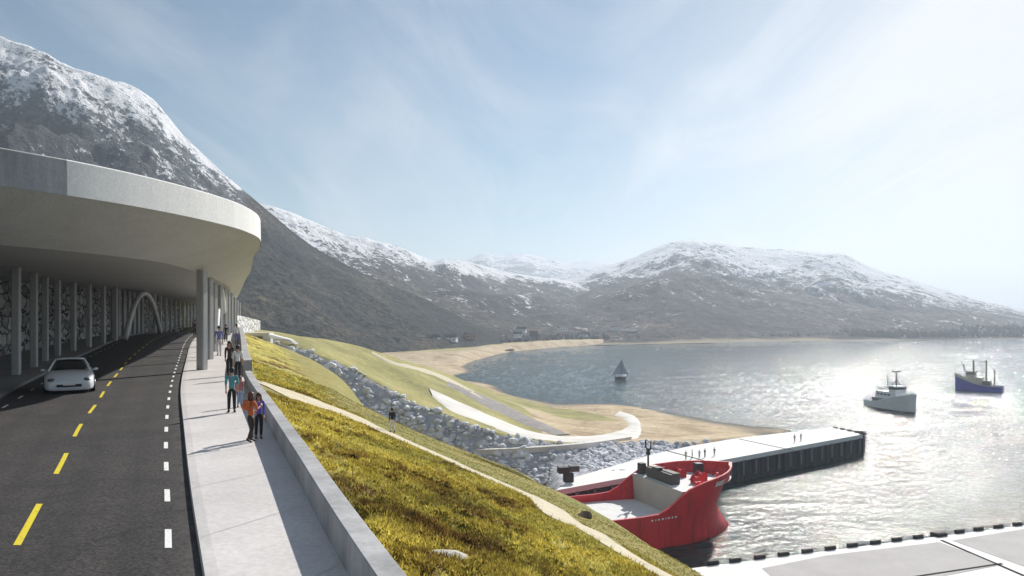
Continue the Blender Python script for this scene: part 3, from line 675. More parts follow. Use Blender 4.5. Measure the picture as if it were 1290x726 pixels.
fade = sstep(1500, 900, DW)*sstep(-1.2, -.3, XW/DW)*sstep(1.6, .9, XW/DW)
tag(grid_obj('water', XW, DW, waves(XW, DW)*fade, M['water'], flip=False), kind='structure')
xw_ = np.linspace(-4800, 4800, 7); YY, XX = np.meshgrid(np.linspace(-560, 14, 4), xw_, indexing='ij')
tag(grid_obj('water', XX, YY, XX*0, M['water'], smooth=False), kind='structure')
YY, XX = np.meshgrid(np.linspace(-560, 5900, 7), xw_, indexing='ij')
tag(grid_obj('seabed', XX, YY, XX*0 - 5.2, M['gravelroad'], smooth=False), kind='structure')
# ------------------------------------------------------------------ mountains
def mountain(name, sil, foot_y, Dr, u0, u1, mat, snow_px, nu=420, nd=150, rough=1.0, base=0.0, foot_D=None, seed=0, prof=1.15, shore=0.0, texs=1.0):
    sf = curve(sil); px = np.linspace(u0, u1, nu); Drr = Dr(px) if callable(Dr) else np.full(nu, float(Dr))
    Df = foot_D(px) if callable(foot_D) else np.full(nu, float(foot_D))
    tt = np.r_[np.linspace(0, 1, nd)**1.0, np.linspace(1.03, 1.5, 14)]
    D = Df[:, None] + (Drr - Df)[:, None]*tt[None]; U = ((px - 645)/F)[:, None]*np.ones_like(D); X = U*D
    Zr = CZ + (HY - sf(px))/F*Drr; Zr = np.maximum(Zr, base + 1)
    T = np.clip(tt, 0, 1)[None]
    pr = T**prof
    Z = base + (Zr[:, None] - base)*pr
    fs = 1/(Drr[:, None]*.16*texs)
    N = fbm(X*fs, D*fs, 7, seed, .55); Rg = 1 - np.abs(fbm(X*fs*.8 + 5, D*fs*.8, 5, seed+9))*2
    H = (Zr[:, None] - base)
    Z = Z + H*rough*(.20*N + .14*(Rg - .5))*np.clip(T*3, 0, 1)*(.25 + .75*np.clip((1 - T)*4, 0, 1))
    bk = np.clip(tt - 1, 0, 1)[None]; Z = Z - H*bk*1.2
    py = HY - (Z - CZ)/D*F; d = py - (sf(px))[:, None]
    sn = snow_px(px)[:, None]; snow = np.where(sn > 0, np.clip(.86 - d/np.maximum(sn, 1)*.52, .22 + .20*sstep(340, 200, px)[:, None] - .0022*d, .80), .3 + sn*.03 - .003*d)
    sh = sstep(.030, .008, np.repeat(tt[None], nu, 0) + .02*fbm(X*.02, D*.02, 3, 3))*shore
    return tag(grid_obj(name, X, D, Z, mat, attrs={'snow': snow, 'shore': sh}, flip=True), kind='structure')
c1 = lambda pts: (lambda q: np.interp(q, [p[0] for p in pts], [p[1] for p in pts]))
mountain('snowy_mountain', [(-700,-80),(-300,10),(0,38),(30,46),(60,58),(120,90),(185,123),(240,180),(300,236),(325,258),(345,274),(380,300),(450,340),(530,374),(590,404),(630,425),(648,433)], None, c1([(-700,600),(0,700),(325,760),(648,800)]), -700, 648, M['mtA'], c1([(-700,80),(0,86),(120,66),(180,44),(215,22),(262,12),(300,3),(345,-30),(450,-60),(600,-60)]), 520, 190, .8, 2.0, c1([(-700,230),(0,300),(330,420),(560,600),(648,690)]), 3)
mountain('mountain_ridge', [(150,150),(250,213),(330,258),(345,260),(400,284),(430,297),(460,305),(520,321),(545,330),(560,329),(585,333),(640,345),(700,352),(760,366),(830,388),(900,404)], None, c1([(150,1300),(560,1500),(700,1750),(900,1800)]), 150, 900, M['mtB'], c1([(150,50),(340,52),(400,42),(460,26),(540,12),(600,16),(650,7),(760,6),(900,2)]), 480, 170, 1.1, 2.0, c1([(150,500),(480,600),(575,660),(640,720),(740,860),(900,930)]), 11, 1.05, 0.9)
mountain('distant_snow_range', [(430,345),(520,336),(560,330),(585,328),(612,317),(625,321),(642,319),(662,319),(690,325),(712,330),(740,329),(770,333),(830,340),(900,350)], None, 4300, 430, 900, M['mtC'], c1([(430,22),(900,22)]), 200, 70, .9, 2.0, 2600, 23)
mountain('fell', [(560,398),(640,380),(690,362),(725,350),(760,338),(800,323),(830,312),(860,304),(880,303),(905,305),(930,312),(960,316),(1000,320),(1035,321),(1060,322),(1085,333),(1110,342),(1150,354),(1200,367),(1228,376),(1260,382),(1290,389),(1340,396),(1450,399),(1700,390),(2000,380)], None, c1([(560,1700),(880,2000),(1290,2000),(2000,2300)]), 560, 2000, M['mtD'], c1([(560,5),(760,18),(820,30),(880,34),(940,40),(1000,42),(1060,44),(1100,34),(1160,22),(1228,15),(1290,8),(2000,5)]), 620, 170, 1.1, .6, c1([(560,700),(740,835),(850,880),(1000,960),(1290,1060),(2000,1300)]), 31, 1.2, 1.0, .8)
# land behind the beach, joining the shore to the slopes
nu = 200; pxs = np.linspace(-300, 760, nu); tt = np.linspace(0, 1, 60)
Da = np.interp(pxs, [-300, 330, 470, 575, 590, 640, 700, 760], [330, 380, 420, 440, 500, 660, 770, 845]); Db = np.interp(pxs, [-300, 330, 575, 760], [650, 760, 900, 1000])
D = Da[:, None] + (Db - Da)[:, None]*tt; X = ((pxs-645)/F)[:, None]*D
Z = -.6 + 4.5*sstep(0, .25, tt)[None] + 5*tt[None] + .5*fbm(X*.02, D*.02, 4, 6)
tag(grid_obj('shore_land', X, D, Z, M['bank'], attrs={'sand': np.clip(1.0 - np.repeat(tt[None], nu, 0)*1.5, .0, 1), 'rock': X*0, 'wet': sstep(.6, .0, Z)}, flip=True), kind='structure')
# bushes of the wood along the shore
mbw = MB()
for k in range(2600):
    px = rng.uniform(335, 1290); t = rng.random()**1.6
    D = np.interp(px, [335, 575, 640, 740, 850, 1000, 1290], [560, 680, 770, 885, 930, 1010, 1110])*(1 + .16*t); x = (px-645)/F*D
    z = 2 + 8*t*(1 if px < 740 else 1.4); h = rng.uniform(3, 7.5); n = 6; a0 = rng.random()*6
    rg = [[(x + math.cos(a0 + 2*math.pi*j/n)*h*rr*rng.uniform(.7, 1.25), D + math.sin(a0 + 2*math.pi*j/n)*h*rr, z + h*zz) for j in range(n)] for zz, rr in ((0, .12), (.25, .38), (.6, .42), (.85, .25), (1.0, .04))]
    mbw.loft(rg, close=True)
tag(mbw.build('shore_wood', plain('bare_birch', (.052,.045,.036), .95, .5, .12), None, False), kind='stuff')
# houses on the far shore
HOUSES = [(497,434,600,9,0),(539,431,640,10,0),(548,429,650,8,0),(568,429,660,11,0),(592,425,700,9,1),(652,424,790,9,0),(657,418,820,10,0),(672,423,800,8,2),(709,416,900,11,0),(735,424,905,9,0),(777,415,960,12,0),(792,420,950,22,2),(815,424,960,9,0),(944,425,1010,10,0),(985,425,1020,9,1),(1043,424,1050,11,0),(1128,426,1085,10,0),(1246,424,1150,9,0)]
HW = ['white house highest on the slope left of the bay','white house nearest the beach grass','small white house beside the larger one above the beach','larger white house at the left end of the beach','ochre house in the wood left of the bay','white house just above the sandy shore','white house on the rise above the bay head','dark barn beside the shore road','white house on the sandy rise above the bay','low white house at the water edge of the bay head','broad white house above the long dark shed','long dark shed by the far shore','small white house right of the long dark shed','white house under the snowy fell','ochre house under the right hand fell','white house on the pale shore strip','white house far along the right shore','white house at the far right end of the shore']
for (px, py, D, wd, ty), lb in zip(HOUSES, HW):
    p = PD(px, py, D); r = thing('house', lb, 'house', (p[0], p[1], p[2] - 1.5), rng.uniform(-.5, .5), 'houses on the far shore')
    d_ = wd*.62; h = 4.2; MB().box((0,0,h/2), (wd, d_, h)).build('wall', M[['timber','ochre','roofdark'][ty]], r)
    m = MB(); x_, y_ = wd/2 + .4, d_/2 + .5; m.add([(-x_,-y_,h-.1),(x_,-y_,h-.1),(x_,y_,h-.1),(-x_,y_,h-.1),(-x_,0,h+2.6),(x_,0,h+2.6)], [(0,1,5,4),(3,4,5,2),(0,4,3),(1,2,5),(0,3,2,1)]); m.build('roof', M['roofdark'], r)
    for k in (-.3, 0, .3): MB().box((k*wd, -d_/2 - .03, 2.2), (1.1, .06, 1.3)).build('window', M['glass'], r)
# ------------------------------------------------------------------ quays
q0, q1 = P(700, 618, 5.0), P(1089, 547, 5.0); qd = (q1 - q0)[:2]; qL = np.linalg.norm(qd); qd /= qL; qn = np.array([-qd[1], qd[0]])
qb1 = P(1049, 538.5, 5.0); qb0 = P(760, 600, 5.0)
quay = thing('quay', 'white concrete quay with dark piled face reaching into the bay beside the red ship', 'quay', (q1[0], q1[1], 0))
bs = np.array(quay.location)
back_pts = [q1, qb1, P(930, 552, 5), P(870, 562, 5), P(828, 571, 5), P(770, 588, 5), P(722, 602, 5), q0]
poly = [np.array(p) for p in [q0, q1] + back_pts[1:-1]]
n = len(poly); top = [p + np.array([0,0,.0]) for p in poly]; bot = [p + np.array([0,0,-.9]) for p in poly]
MB().add(top + bot, [tuple(range(n))] + [(i, i+n, (i+1) % n + n, (i+1) % n)[::-1] for i in range(n)]).build('deck', M['quay'], quay, False, bs, True)
m = MB(); ml = MB(); s = 0.0; k = 0
def side(p0, p1, m, ml):
    d = (p1 - p0)[:2]; Ls = np.linalg.norm(d); d = d/Ls; nn = np.array([d[1], -d[0]]); k = 0; s = 0
    while s < Ls - .3:
        e = min(s + 1.35, Ls); o_ = .18 if k % 2 else -.10
        a = p0[:2] + d*s - nn*(.35 - o_); b = p0[:2] + d*e - nn*(.35 - o_)
        (m).add([(*a, -2), (*b, -2), (*b, 4.12), (*a, 4.12)], [(0,1,2,3)])
        a2 = p0[:2] + d*e - nn*(.35 - (.18 if not k % 2 else -.10)); m.add([(*b, -2), (*a2, -2), (*a2, 4.12), (*b, 4.12)], [(0,1,2,3)])
        if k % 3 == 0:
            c0 = p0[:2] + d*(s + .3) + nn*.02; c1_ = c0 + d*.4; MB().box((*(c0 + d*.2), 2.6), (.45, .22, 3.2), math.atan2(d[1], d[0])).build('fender_pile', M['pilelight'], quay, False, bs)
        s = e; k += 1
side(q0, q1, m, ml); side(q1, qb1, m, ml)
m.build('pile_wall', M['pile'], quay, False, bs)
for a, b in (((840,568),(889,581)), ((930,553),(1001,568))):
    a, b = P(*a, 5), P(*b, 5); d = (b-a)/np.linalg.norm(b-a); w_ = np.array([-d[1], d[0], 0])*.28; z = np.array([0,0,.012])
    MB().add([a-w_+z, b-w_+z, b+w_+z, a+w_+z], [(0,1,2,3)]).build('expansion_joint', M['joint'], quay, False, bs)
m = MB()
for k in range(5):
    p = q1*(1 - k/4.6) + qb1*(k/4.6); m.box((p[0]-.25, p[1]-.4 + .1*k, 5.25), (1.3, .4, .5), R(120), bev=.06)
m.build('edge_block', M['black'], quay, False, bs)
m = MB(); m.box((q1[0]-.5, q1[1]+.1, 3.2), (.9, .9, 5.2), math.atan2(qd[1], qd[0])); m.build('corner_pile', M['black'], quay, False, bs)
# near quay
n0, n1 = P(898, 712.5, 5.0), P(1420, 645, 5.0)
nd = (n1-n0)/np.linalg.norm(n1-n0); nn = np.array([nd[1], -nd[0], 0])
nq = thing('near_quay', 'pale concrete quay with grey slabs and black edge fenders in the foreground', 'quay', tuple(n0 - np.array([0,0,5]))); bs = np.array(nq.location)
cn = [n0 - nd*3, n1, n1 + nn*30, n0 - nd*3 + nn*30]
top = cn; bot = [c - np.array([0,0,8.]) for c in cn]
MB().add(top + bot, [(3,2,1,0),(0,1,5,4),(1,2,6,5),(2,3,7,6),(3,0,4,7)]).build('deck', M['quay'], nq, False, bs, True)
def slab(pxs, name='paving_slab', z=5.0, th=.03, mat='slab'):
    pts = [P(*q, z + th) for q in pxs]; lo = [p - np.array([0,0,th + .02]) for p in pts]; n = len(pts)
    MB().add(pts + lo, [tuple(range(n))] + [(i, i+n, (i+1) % n + n, (i+1) % n)[::-1] for i in range(n)]).build(name, M[mat], nq, False, bs, True)
slab([(905,735),(1140,735),(1262,711.5),(1182,682.5)][1:] + [(985,706),(905,735)] if False else [(1010,760),(1262,711.5),(1183,683),(1040,700),(960,716)])
slab([(1200,681),(1330,728),(1440,690),(1330,660)])
for a, b in (((1186,681),(1300,730)), ((1120,732),(1262,710.5))):
    a, b = P(*a, 5), P(*b, 5); d = (b-a)/np.linalg.norm(b-a); w_ = np.array([-d[1], d[0], 0])*.16; z = np.array([0,0,.055])
    MB().add([a-w_+z, b-w_+z, b+w_+z, a+w_+z, a-w_-z, b-w_-z, b+w_-z, a+w_-z], [(0,1,2,3),(0,4,5,1),(2,6,7,3),(1,5,6,2),(3,7,4,0)]).build('drain_channel', M['joint'], nq, False, bs, True)
fm = None
for k, px in enumerate((900,928,959,989,1019,1048,1076,1105,1132,1159,1185,1211,1235,1260,1284)):
    s_ = (px - 898)/(1420-898); py = 712.5 + s_*(645-712.5)
    p = P(px, py, 5.0)
    if fm is None:
        fm = MB().box((0,0,0), (1.45, .5, .95), 0, bev=.1).build('fender', M['fender'])
        o = fm
    else: o = fm.copy(); C.objects.link(o)
    o.location = (p[0] - nn[0]*.26, p[1] - nn[1]*.26, 4.98); o.rotation_euler = (0, 0, math.atan2(nd[1], nd[0]))
    if px == 1185: o.scale = (1.25, 2.4, 1.0)
    tag(o, 'wider black block at the slab joint on the near quay edge' if px == 1185 else 'black rubber fender block in the row along the near quay edge', 'fender', 'fenders along the near quay')
# ------------------------------------------------------------------ ships
def hull_rings(st, nz=9):
    """st: list of (x, half breadth at deck, half breadth at water, sheer z, keel z)"""
    rings = []
    for x, bd, bw, zs, zk in st:
        side = []
        for k in range(nz):
            t = k/(nz-1); z = zk + (zs - zk)*t
            b = np.interp(z, [zk, -.4, 0, zs*.5, zs], [bw*.45, bw*.97, bw, bw + (bd-bw)*.42, bd]); side.append((x, b, z))
        rings.append([(p[0], -p[1], p[2]) for p in side[::-1]] + side)
    return rings
ax = R(21.5)
sh = thing('supply_ship', 'red supply ship with open white deck and raised bow lying beside the quay', 'ship', (33.0, 117.6, 0), ax); sh.scale = (.86, .86, 1)
# outer shell drawn station by station; x runs forward, stem at 0
xs_ = np.array([-47,-44,-36,-28,-22,-19,-17,-15,-13,-11,-9,-7,-5,-3.4,-2.0,-.8,.3,1.1,1.7])
bd = np.array([8.0,8.4,8.5,8.5,8.5,8.5,8.5,8.5,8.45,8.3,8.0,7.5,6.75,5.8,4.7,3.45,2.1,1.0,.15])
sheer = np.interp(xs_, [-47,-20,-18,-16,-14,-12,-9,-5,1.7], [5.2,5.2,5.5,6.7,8.0,8.7,9.2,9.6,10.1])
zz = np.array([-2.2,-1.2,-.3,.4,1.2,2.2,3.2,4.2,5.4,6.8,8.4,10.2])
def half(x, z):                                        # half breadth of the hull at a height: fine at the water, flared above
    shift = np.interp(z, [-3, -1, .3, 1.2, 2.6, 4.2, 7, 10.2], [1.2, 1.0, .7, -.4, -1.6, -2.2, -1.0, 0])*np.clip((x+14)/14, 0, 1)
    fine = np.interp(z, [-2.2, 0, 3, 6, 10.2], [.35, .62, .70, .86, 1.0]); k = np.clip((x + 20)/20, 0, 1); f = 1 - (1 - fine)*k
    return f
rings = []
for x, b, zs in zip(xs_, bd, sheer):
    side = []
    k = np.clip((x + 14)/15.7, 0, 1)**1.6
    for q in np.linspace(0, 1, 14):
        z = -2.2 + (zs + 2.2)*q
        dx = np.interp(z, [-2.2, -.6, .5, 1.6, 3.0, 4.6, 7.5, 10.2], [-1.6, -.7, -.75, -1.8, -3.0, -3.2, -1.9, 0])*k
        fine = np.interp(z, [-2.2, 0, 2.5, 5, 7.5, 10.2], [.45, .60, .62, .72, .86, 1.0]); f = 1 - (1 - fine)*np.clip((x + 22)/20, 0, 1)
        bb = b*f if x < 1.5 else b
        bulb = 0.55*np.exp(-((z + .2)/1.1)**2)*np.clip((x + 2)/3.0, 0, 1)
        side.append((x + dx, max(bb, bulb) if x > -2 else bb, z))
    rings.append([(p[0], -p[1], p[2]) for p in side[::-1]] + side)
m = MB().loft(rings); n_ = len(rings[0]); m.add(rings[0], [tuple(range(n_))])
hull = m.build('hull', M['red'], sh, True)
hb = lambda x, b, z: b*(1 - (1 - np.interp(z, [-2.2, 0, 2.5, 5, 7.5, 10.2], [.45, .60, .62, .72, .86, 1.0]))*np.clip((x + 22)/20, 0, 1))
inner = []                                             # bulwark: cap rail and inner face down to the deck
deck_z = np.where(xs_ < -14.5, 4.1, 8.05)
def rail(sgn):
    r_ = []
    for i, (x, b, zs) in enumerate(zip(xs_, bd, sheer)):
        k = np.clip((x + 14)/15.7, 0, 1)**1.6; dx = np.interp(zs, [7.5, 10.2], [-1.9, 0])*k
        bi = max(b - .35, .02); dxi = dx - (.4 if x > 0 else 0)
        r_.append([(x + dx, sgn*(b + .06), zs - .18), (x + dx, sgn*(b + .06), zs + .05), (x + dxi, sgn*bi, zs + .05), (x + dxi, sgn*bi, zs - .2), (x + dxi, sgn*max(hb(x, b, deck_z[i]) - .14, .01), deck_z[i] - .02)])
    return r_
m = MB().loft(rail(1)); m.loft(rail(-1)); m.build('bulwark', M['red'], sh, False, None, True)
m = MB(); lo_ = [(x, hb(x, b, 4.0) - .12) for x, b in zip(xs_, bd) if x < -13.9]; lo_.append((-13.9, hb(-13.9, 8.45, 4.0) - .12))
m.loft([[(x, -b, 4.1), (x, b, 4.1)] for x, b in lo_]); m.build('cargo_deck', M['deckwhite'], sh)
hi_ = [(-14.2, hb(-14.2, 8.45, 8.0) - .1)] + [(x, max(hb(x, b, 8.0) - .1, .03)) for x, b in zip(xs_, bd) if -14 < x < 1.5]
m = MB().loft([[(x, -b, 8.05), (x, b, 8.05)] for x, b in hi_]); m.build('forecastle_deck', M['deckwhite'], sh)
m = MB(); bq = [hb(-14.15, 8.45, z) - .1 for z in (4.1, 6, 8.02)]; pq = [(-bq[0], 4.1), (bq[0], 4.1), (bq[1], 6), (bq[2], 8.02), (-bq[2], 8.02), (-bq[1], 6)]; m.loft([[(x, y, z) for y, z in pq] for x in (-14.27, -14.02)], close=True, cap=True); m.build('bulkhead', M['grey'], sh, False, None, True)
m = MB().box((-12.3, .9, 8.8), (1.9, 8.0, 1.5), 0, bev=.1); m.box((-13.0, 1.6, 9.7), (1.2, 1.8, .6), 0, bev=.05)
w_ = m.build('winch_house', M['darkgrey'], sh); MB().box((-12.0, -1.2, 9.62), (1.3, 3.6, .14)).build('roof', M['rust'], w_); MB().box((-12.0, 3.6, 9.62), (1.3, 2.6, .14)).build('roof', M['cream'], w_)
m = MB().tube([(-11.5, 7.0, 8.0), (-11.5, 7.0, 12.0)], [.2, .16]); m.tube([(-11.5, 7.0, 11.4), (-11.5, 7.9, 12.2), (-11.5, 7.9, 13.2)], .16); m.tube([(-11.5, 7.0, 11.4), (-11.5, 6.1, 12.2), (-11.5, 6.1, 13.2)], .16); m.box((-11.5, 7.0, 11.2), (.5, .7, .5))
m.build('mast', M['black'], sh, 'auto'); MB().box((-12.8, 7.1, 8.9), (1.2, 1.3, 1.7), 0, bev=.1).build('deck_locker', M['black'], sh)
for x, y in ((-7.6, 2.4), (-6.0, -1.6), (-8.6, -4.0)):
    m = MB().tube([(x, y-.8, 8.65), (x, y+.8, 8.65)], .5, 12); m.tube([(x, y-.9, 8.65), (x, y-.8, 8.65)], .75, 12); m.tube([(x, y+.8, 8.65), (x, y+.9, 8.65)], .75, 12); m.box((x, y, 8.2), (1.1, 2.2, .3)); m.build('winch', M['red'], sh, 'auto')
MB().box((-4.6, 1.2, 9.1), (1.4, 1.5, 2.1), 0, bev=.12).build('anchor_house', M['black'], sh)
for x, y in ((-10.3, -6.3), (-9.6, -6.2), (-5.2, -4.6), (-3.2, 2.2), (-2.4, -1.4), (-1.6, 1.0), (-8.5, 6.6), (-9.2, 6.7)):
    m = MB().tube([(x, y, 8.05), (x, y, 8.8)], .2, 10); m.tube([(x, y, 8.8), (x, y, 8.9)], .27, 10); m.build('bollard', M['red'], sh, 'auto')
def hull_pt(x, z):                                     # a point just outside the shell on the near (starboard) side
    b = np.interp(x, xs_, bd); k = np.clip((x + 14)/15.7, 0, 1)**1.6
    dx = np.interp(z, [-2.2, -.6, .5, 1.6, 3.0, 4.6, 7.5, 10.2], [-1.6, -.7, -.75, -1.8, -3.0, -3.2, -1.9, 0])*k
    fine = np.interp(z, [-2.2, 0, 2.5, 5, 7.5, 10.2], [.45, .60, .62, .72, .86, 1.0]); f = 1 - (1 - fine)*np.clip((x + 22)/20, 0, 1)
    return np.array([x + dx, -(b*f) - .2, z])
x = -6.4
for wl in (.42,.36,.44,.30,.40,.44,.34,.42,.40):       # white name strokes on the bow
    x2 = x + wl; MB().add([hull_pt(x, 8.0), hull_pt(x2, 8.05), hull_pt(x2, 8.8), hull_pt(x, 8.75)], [(0,1,2,3)]).build('bow_letter', M['white'], sh); x = x2 + .15
x = -20.5
for wl in (.5,.3,.5,.5,.2,.5,.4,.5):
    MB().add([hull_pt(x, 4.5), hull_pt(x+wl*.8, 4.5), hull_pt(x+wl*.8, 4.74), hull_pt(x, 4.74)], [(0,1,2,3)]).build('side_letter', M['white'], sh); x += wl + .28
# dark mooring structure at the head of the quay
p = P(716, 607, 5.0)
dk = thing('mooring_gantry', 'black steel gantry with two flat blocks at the quay head left of the ship', 'gantry', tuple(p), R(12)); dk.scale = (.8, .8, .8)
MB().box((0,0,.9), (2.0, 1.5, 1.9), 0, bev=.06).build('post', M['black'], dk); MB().box((-1.1, 0, 2.55), (2.3, 1.8, 1.3), 0, bev=.06).build('block', M['black'], dk); MB().box((1.2, .1, 2.75), (2.1, 1.7, 1.2), 0, bev=.06).build('block', M['darkgrey'], dk)
def simple_hull(st, mat, parent, boot=None):
    m = MB(); rr_ = hull_rings(st, 10); m.loft(rr_); n_ = len(rr_[0]); m.add(rr_[0], [tuple(range(n_))]); h = m.build('hull', mat, parent, 'auto', None, True)
    m = MB(); m.loft([[(x, -max(b-.12,.01), zs - .45), (x, max(b-.12,.01), zs - .45)] for x, b, bw, zs, zk in st]); return h
# white patrol vessel, bow towards us
a, b = P(1149, 524, 0), P(1101, 509.5, 0); d = a - b; Lb = 23.0; d = np.array([5.5, -30, 0])
wb = thing('patrol_boat', 'pale grey white vessel under way between the quay and the blue trawler', 'boat', tuple((a+b)/2), math.atan2(d[1], d[0])); wb.scale = (1, .88, .92)
hl = Lb/2; kx = hl
st = [(-kx,3.4,3.2,2.6,-1.5),(-kx*.7,4.0,3.8,2.7,-1.6),(-kx*.3,4.4,4.2,3.2,-1.6),(0,4.5,4.2,4.2,-1.6),(kx*.3,4.4,3.6,5.0,-1.6),(kx*.55,3.9,2.7,5.8,-1.6),(kx*.78,2.9,1.6,6.5,-1.6),(kx*.92,1.6,.6,7.0,-1.5),(kx*1.02,.2,.05,7.3,-1.2)]
simple_hull(st, M['boatgrey'], wb)
m = MB(); m.loft([[(x, -max(b_-.15,.01), zs-.3), (x, max(b_-.15,.01), zs-.3)] for x, b_, bw, zs, zk in st]); m.build('deck', M['white'], wb)
m = MB(); m.loft([[(x, s*(bw+.06), -.15), (x, s*(bw + .08), .55)] for s in (1,) for x, b_, bw, zs, zk in st]); m.loft([[(x, -(bw+.06), -.15), (x, -(bw + .08), .55)] for x, b_, bw, zs, zk in st]); m.build('boot_stripe', M['darkgrey'], wb)
MB().box((kx*.02, 0, 5.6), (kx*.95, 6.6, 2.8), 0, taper=.93, bev=.15).build('deckhouse', M['boatgrey'], wb)
wh = MB().box((kx*.25, 0, 8.1), (kx*.3, 5.2, 2.6), 0, taper=.9, bev=.15).build('wheelhouse', M['white'], wb)
m = MB(); m.box((kx*.25, 0, 8.5), (kx*.3*.955 + .1, 5.2*.955 + .1, .8)); m.build('window', M['glass'], wh)
m = MB()
for k in range(4): m.box((kx*(-.3 + .16*k), 0, 5.9), (1.2, 6.5, .6))
m.build('porthole', M['darkgrey'], wb)
m = MB(); m.tube([(kx*.2,0,9.3),(kx*.2,0,14.5)], [.28,.14]); m.box((kx*.2,0,14.9), (1.6,2.6,.5), bev=.1); m.tube([(kx*.22,-2,9.3),(kx*.2,0,12)], .12); m.tube([(kx*.22,2,9.3),(kx*.2,0,12)], .12); m.build('mast', M['darkgrey'], wb)
m = MB(); m.tube([(-kx*.18,0,6.8),(-kx*.18,0,13)], .16); m.tube([(-kx*.18,0,7.6),(-kx*.62,0,8.4)], .22); m.build('derrick', M['white'], wb)
m = MB(); m.box((-kx*.55,0,3.4), (4,4.4,1.6), bev=.1); m.build('work_boat', M['darkgrey'], wb)
# blue trawler, bow away from us
c0 = P(1233, 492.5, 0); d = np.array([-17.0, 15.0, 0]); Lb = 18.0; kx = Lb/2
tb = thing('trawler', 'dark blue fishing trawler with cream wheelhouse and tall masts on the bright water', 'boat', tuple(c0), math.atan2(d[1], d[0])); tb.scale = (1, .8, .9)
st = [(-kx,3.2,2.9,2.6,-1.5),(-kx*.6,3.9,3.7,2.7,-1.6),(-kx*.2,4.2,4.0,3.1,-1.6),(kx*.15,4.3,4.0,3.8,-1.6),(kx*.45,4.1,3.4,4.8,-1.6),(kx*.7,3.4,2.4,5.9,-1.6),(kx*.9,1.9,1.0,6.6,-1.5),(kx*1.02,.2,.06,7.0,-1.2)]
simple_hull(st, M['navy'], tb)
m = MB(); m.loft([[(x, -max(b_-.15,.01), zs-.4), (x, max(b_-.15,.01), zs-.4)] for x, b_, bw, zs, zk in st]); m.build('deck', M['rust'], tb)
m = MB()
for s in (1, -1): m.loft([[(x, s*(b_+.05), zs-.1), (x, s*(b_+.02), zs + 1.0*(x > kx*.2)+.15), (x, s*max(b_-.3,.02), zs + 1.0*(x > kx*.2)+.15)] for x, b_, bw, zs, zk in st])
m.build('bulwark', M['cream'], tb)
MB().box((kx*.2, 0, 5.2), (kx*.75, 6.6, 3.0), 0, taper=.94, bev=.1).build('deckhouse', M['cream'], tb)
wh = MB().box((kx*.32, 0, 7.9), (kx*.4, 5.6, 2.6), 0, taper=.93, bev=.1).build('wheelhouse', M['cream'], tb); MB().box((kx*.32, 0, 8.3), (kx*.4*.97+.1, 5.6*.97+.1, .9)).build('window', M['glass'], wh); MB().box((kx*.32, 0, 9.35), (kx*.46, 6.2, .3)).build('roof', M['rust'], wh)
MB().box((-kx*.3, 0, 4.0), (kx*.45, 5.4, 2.4), 0, taper=.9, bev=.1).build('net_shelter', M['rust'], tb)
for x, h, r_ in ((kx*.22, 15, .42), (-kx*.32, 15, .34), (-kx*.66, 10.5, .26)):
    m = MB(); m.tube([(x, 0, 3.0), (x, 0, h)], [r_, r_*.7]); m.box((x, 0, h - .6), (.6, 2.2, .35)); m.build('mast', M['rust'], tb)
m = MB(); m.tube([(kx*.55,-1.5,9),(kx*.75,-3,12.5),(kx*.8,-3,14)], .16); m.tube([(kx*.6,1.5,9),(kx*.6,1.8,13)], .12); m.tube([(-kx*.32,0,14.2),(-kx*.66,0,10),(-kx,0,4)], .05); m.tube([(kx*.22,0,14.5),(-kx*.32,0,14.2)], .05); m.build('rigging', M['darkgrey'], tb)
# sailing boat in the bay
p = P(783, 477.5, 0); sl = thing('sailing_boat', 'small sailing boat with dark triangular sail alone in the bay', 'boat', tuple(p), R(62))
st = [(-5,2.0,1.7,1.6,-.6),(-2,2.5,2.2,1.5,-.8),(1,2.4,2.0,1.7,-.8),(3.5,1.5,1.0,2.0,-.7),(5.2,.1,.05,2.3,-.4)]
simple_hull(st, M['darkgrey'], sl); MB().loft([[(x, -max(b_-.1,.01), zs-.05), (x, max(b_-.1,.01), zs-.05)] for x, b_, bw, zs, zk in st]).build('deck', M['white'], sl)
MB().box((-.6,0,2.0), (4.4,3.0,1.1), 0, taper=.85, bev=.12).build('cabin', M['white'], sl); MB().tube([(.4,0,1.4),(.4,0,10.5)], [.14,.08]).build('mast', M['darkgrey'], sl)
rg = []
for t in np.linspace(0, 1, 8): rg.append([(.3 - 5.0*(1-t)*q, .1 + 3.2*(1-t)*q + .6*math.sin(math.pi*q)*(1-t), 2.4 + 7.9*t) for q in np.linspace(0, 1, 6)])
m = MB().loft(rg); m.loft([[(.5 + 4.4*(1-t)*q, -.1 - 2.4*(1-t)*q - .5*math.sin(math.pi*q)*(1-t), 2.2 + 7.4*t) for q in np.linspace(0, 1, 6)] for t in np.linspace(0, 1, 8)])
sa = m.build('sail', M['sail'], sl, True); sm = sa.modifiers.new('s', 'SOLIDIFY'); sm.thickness = .04
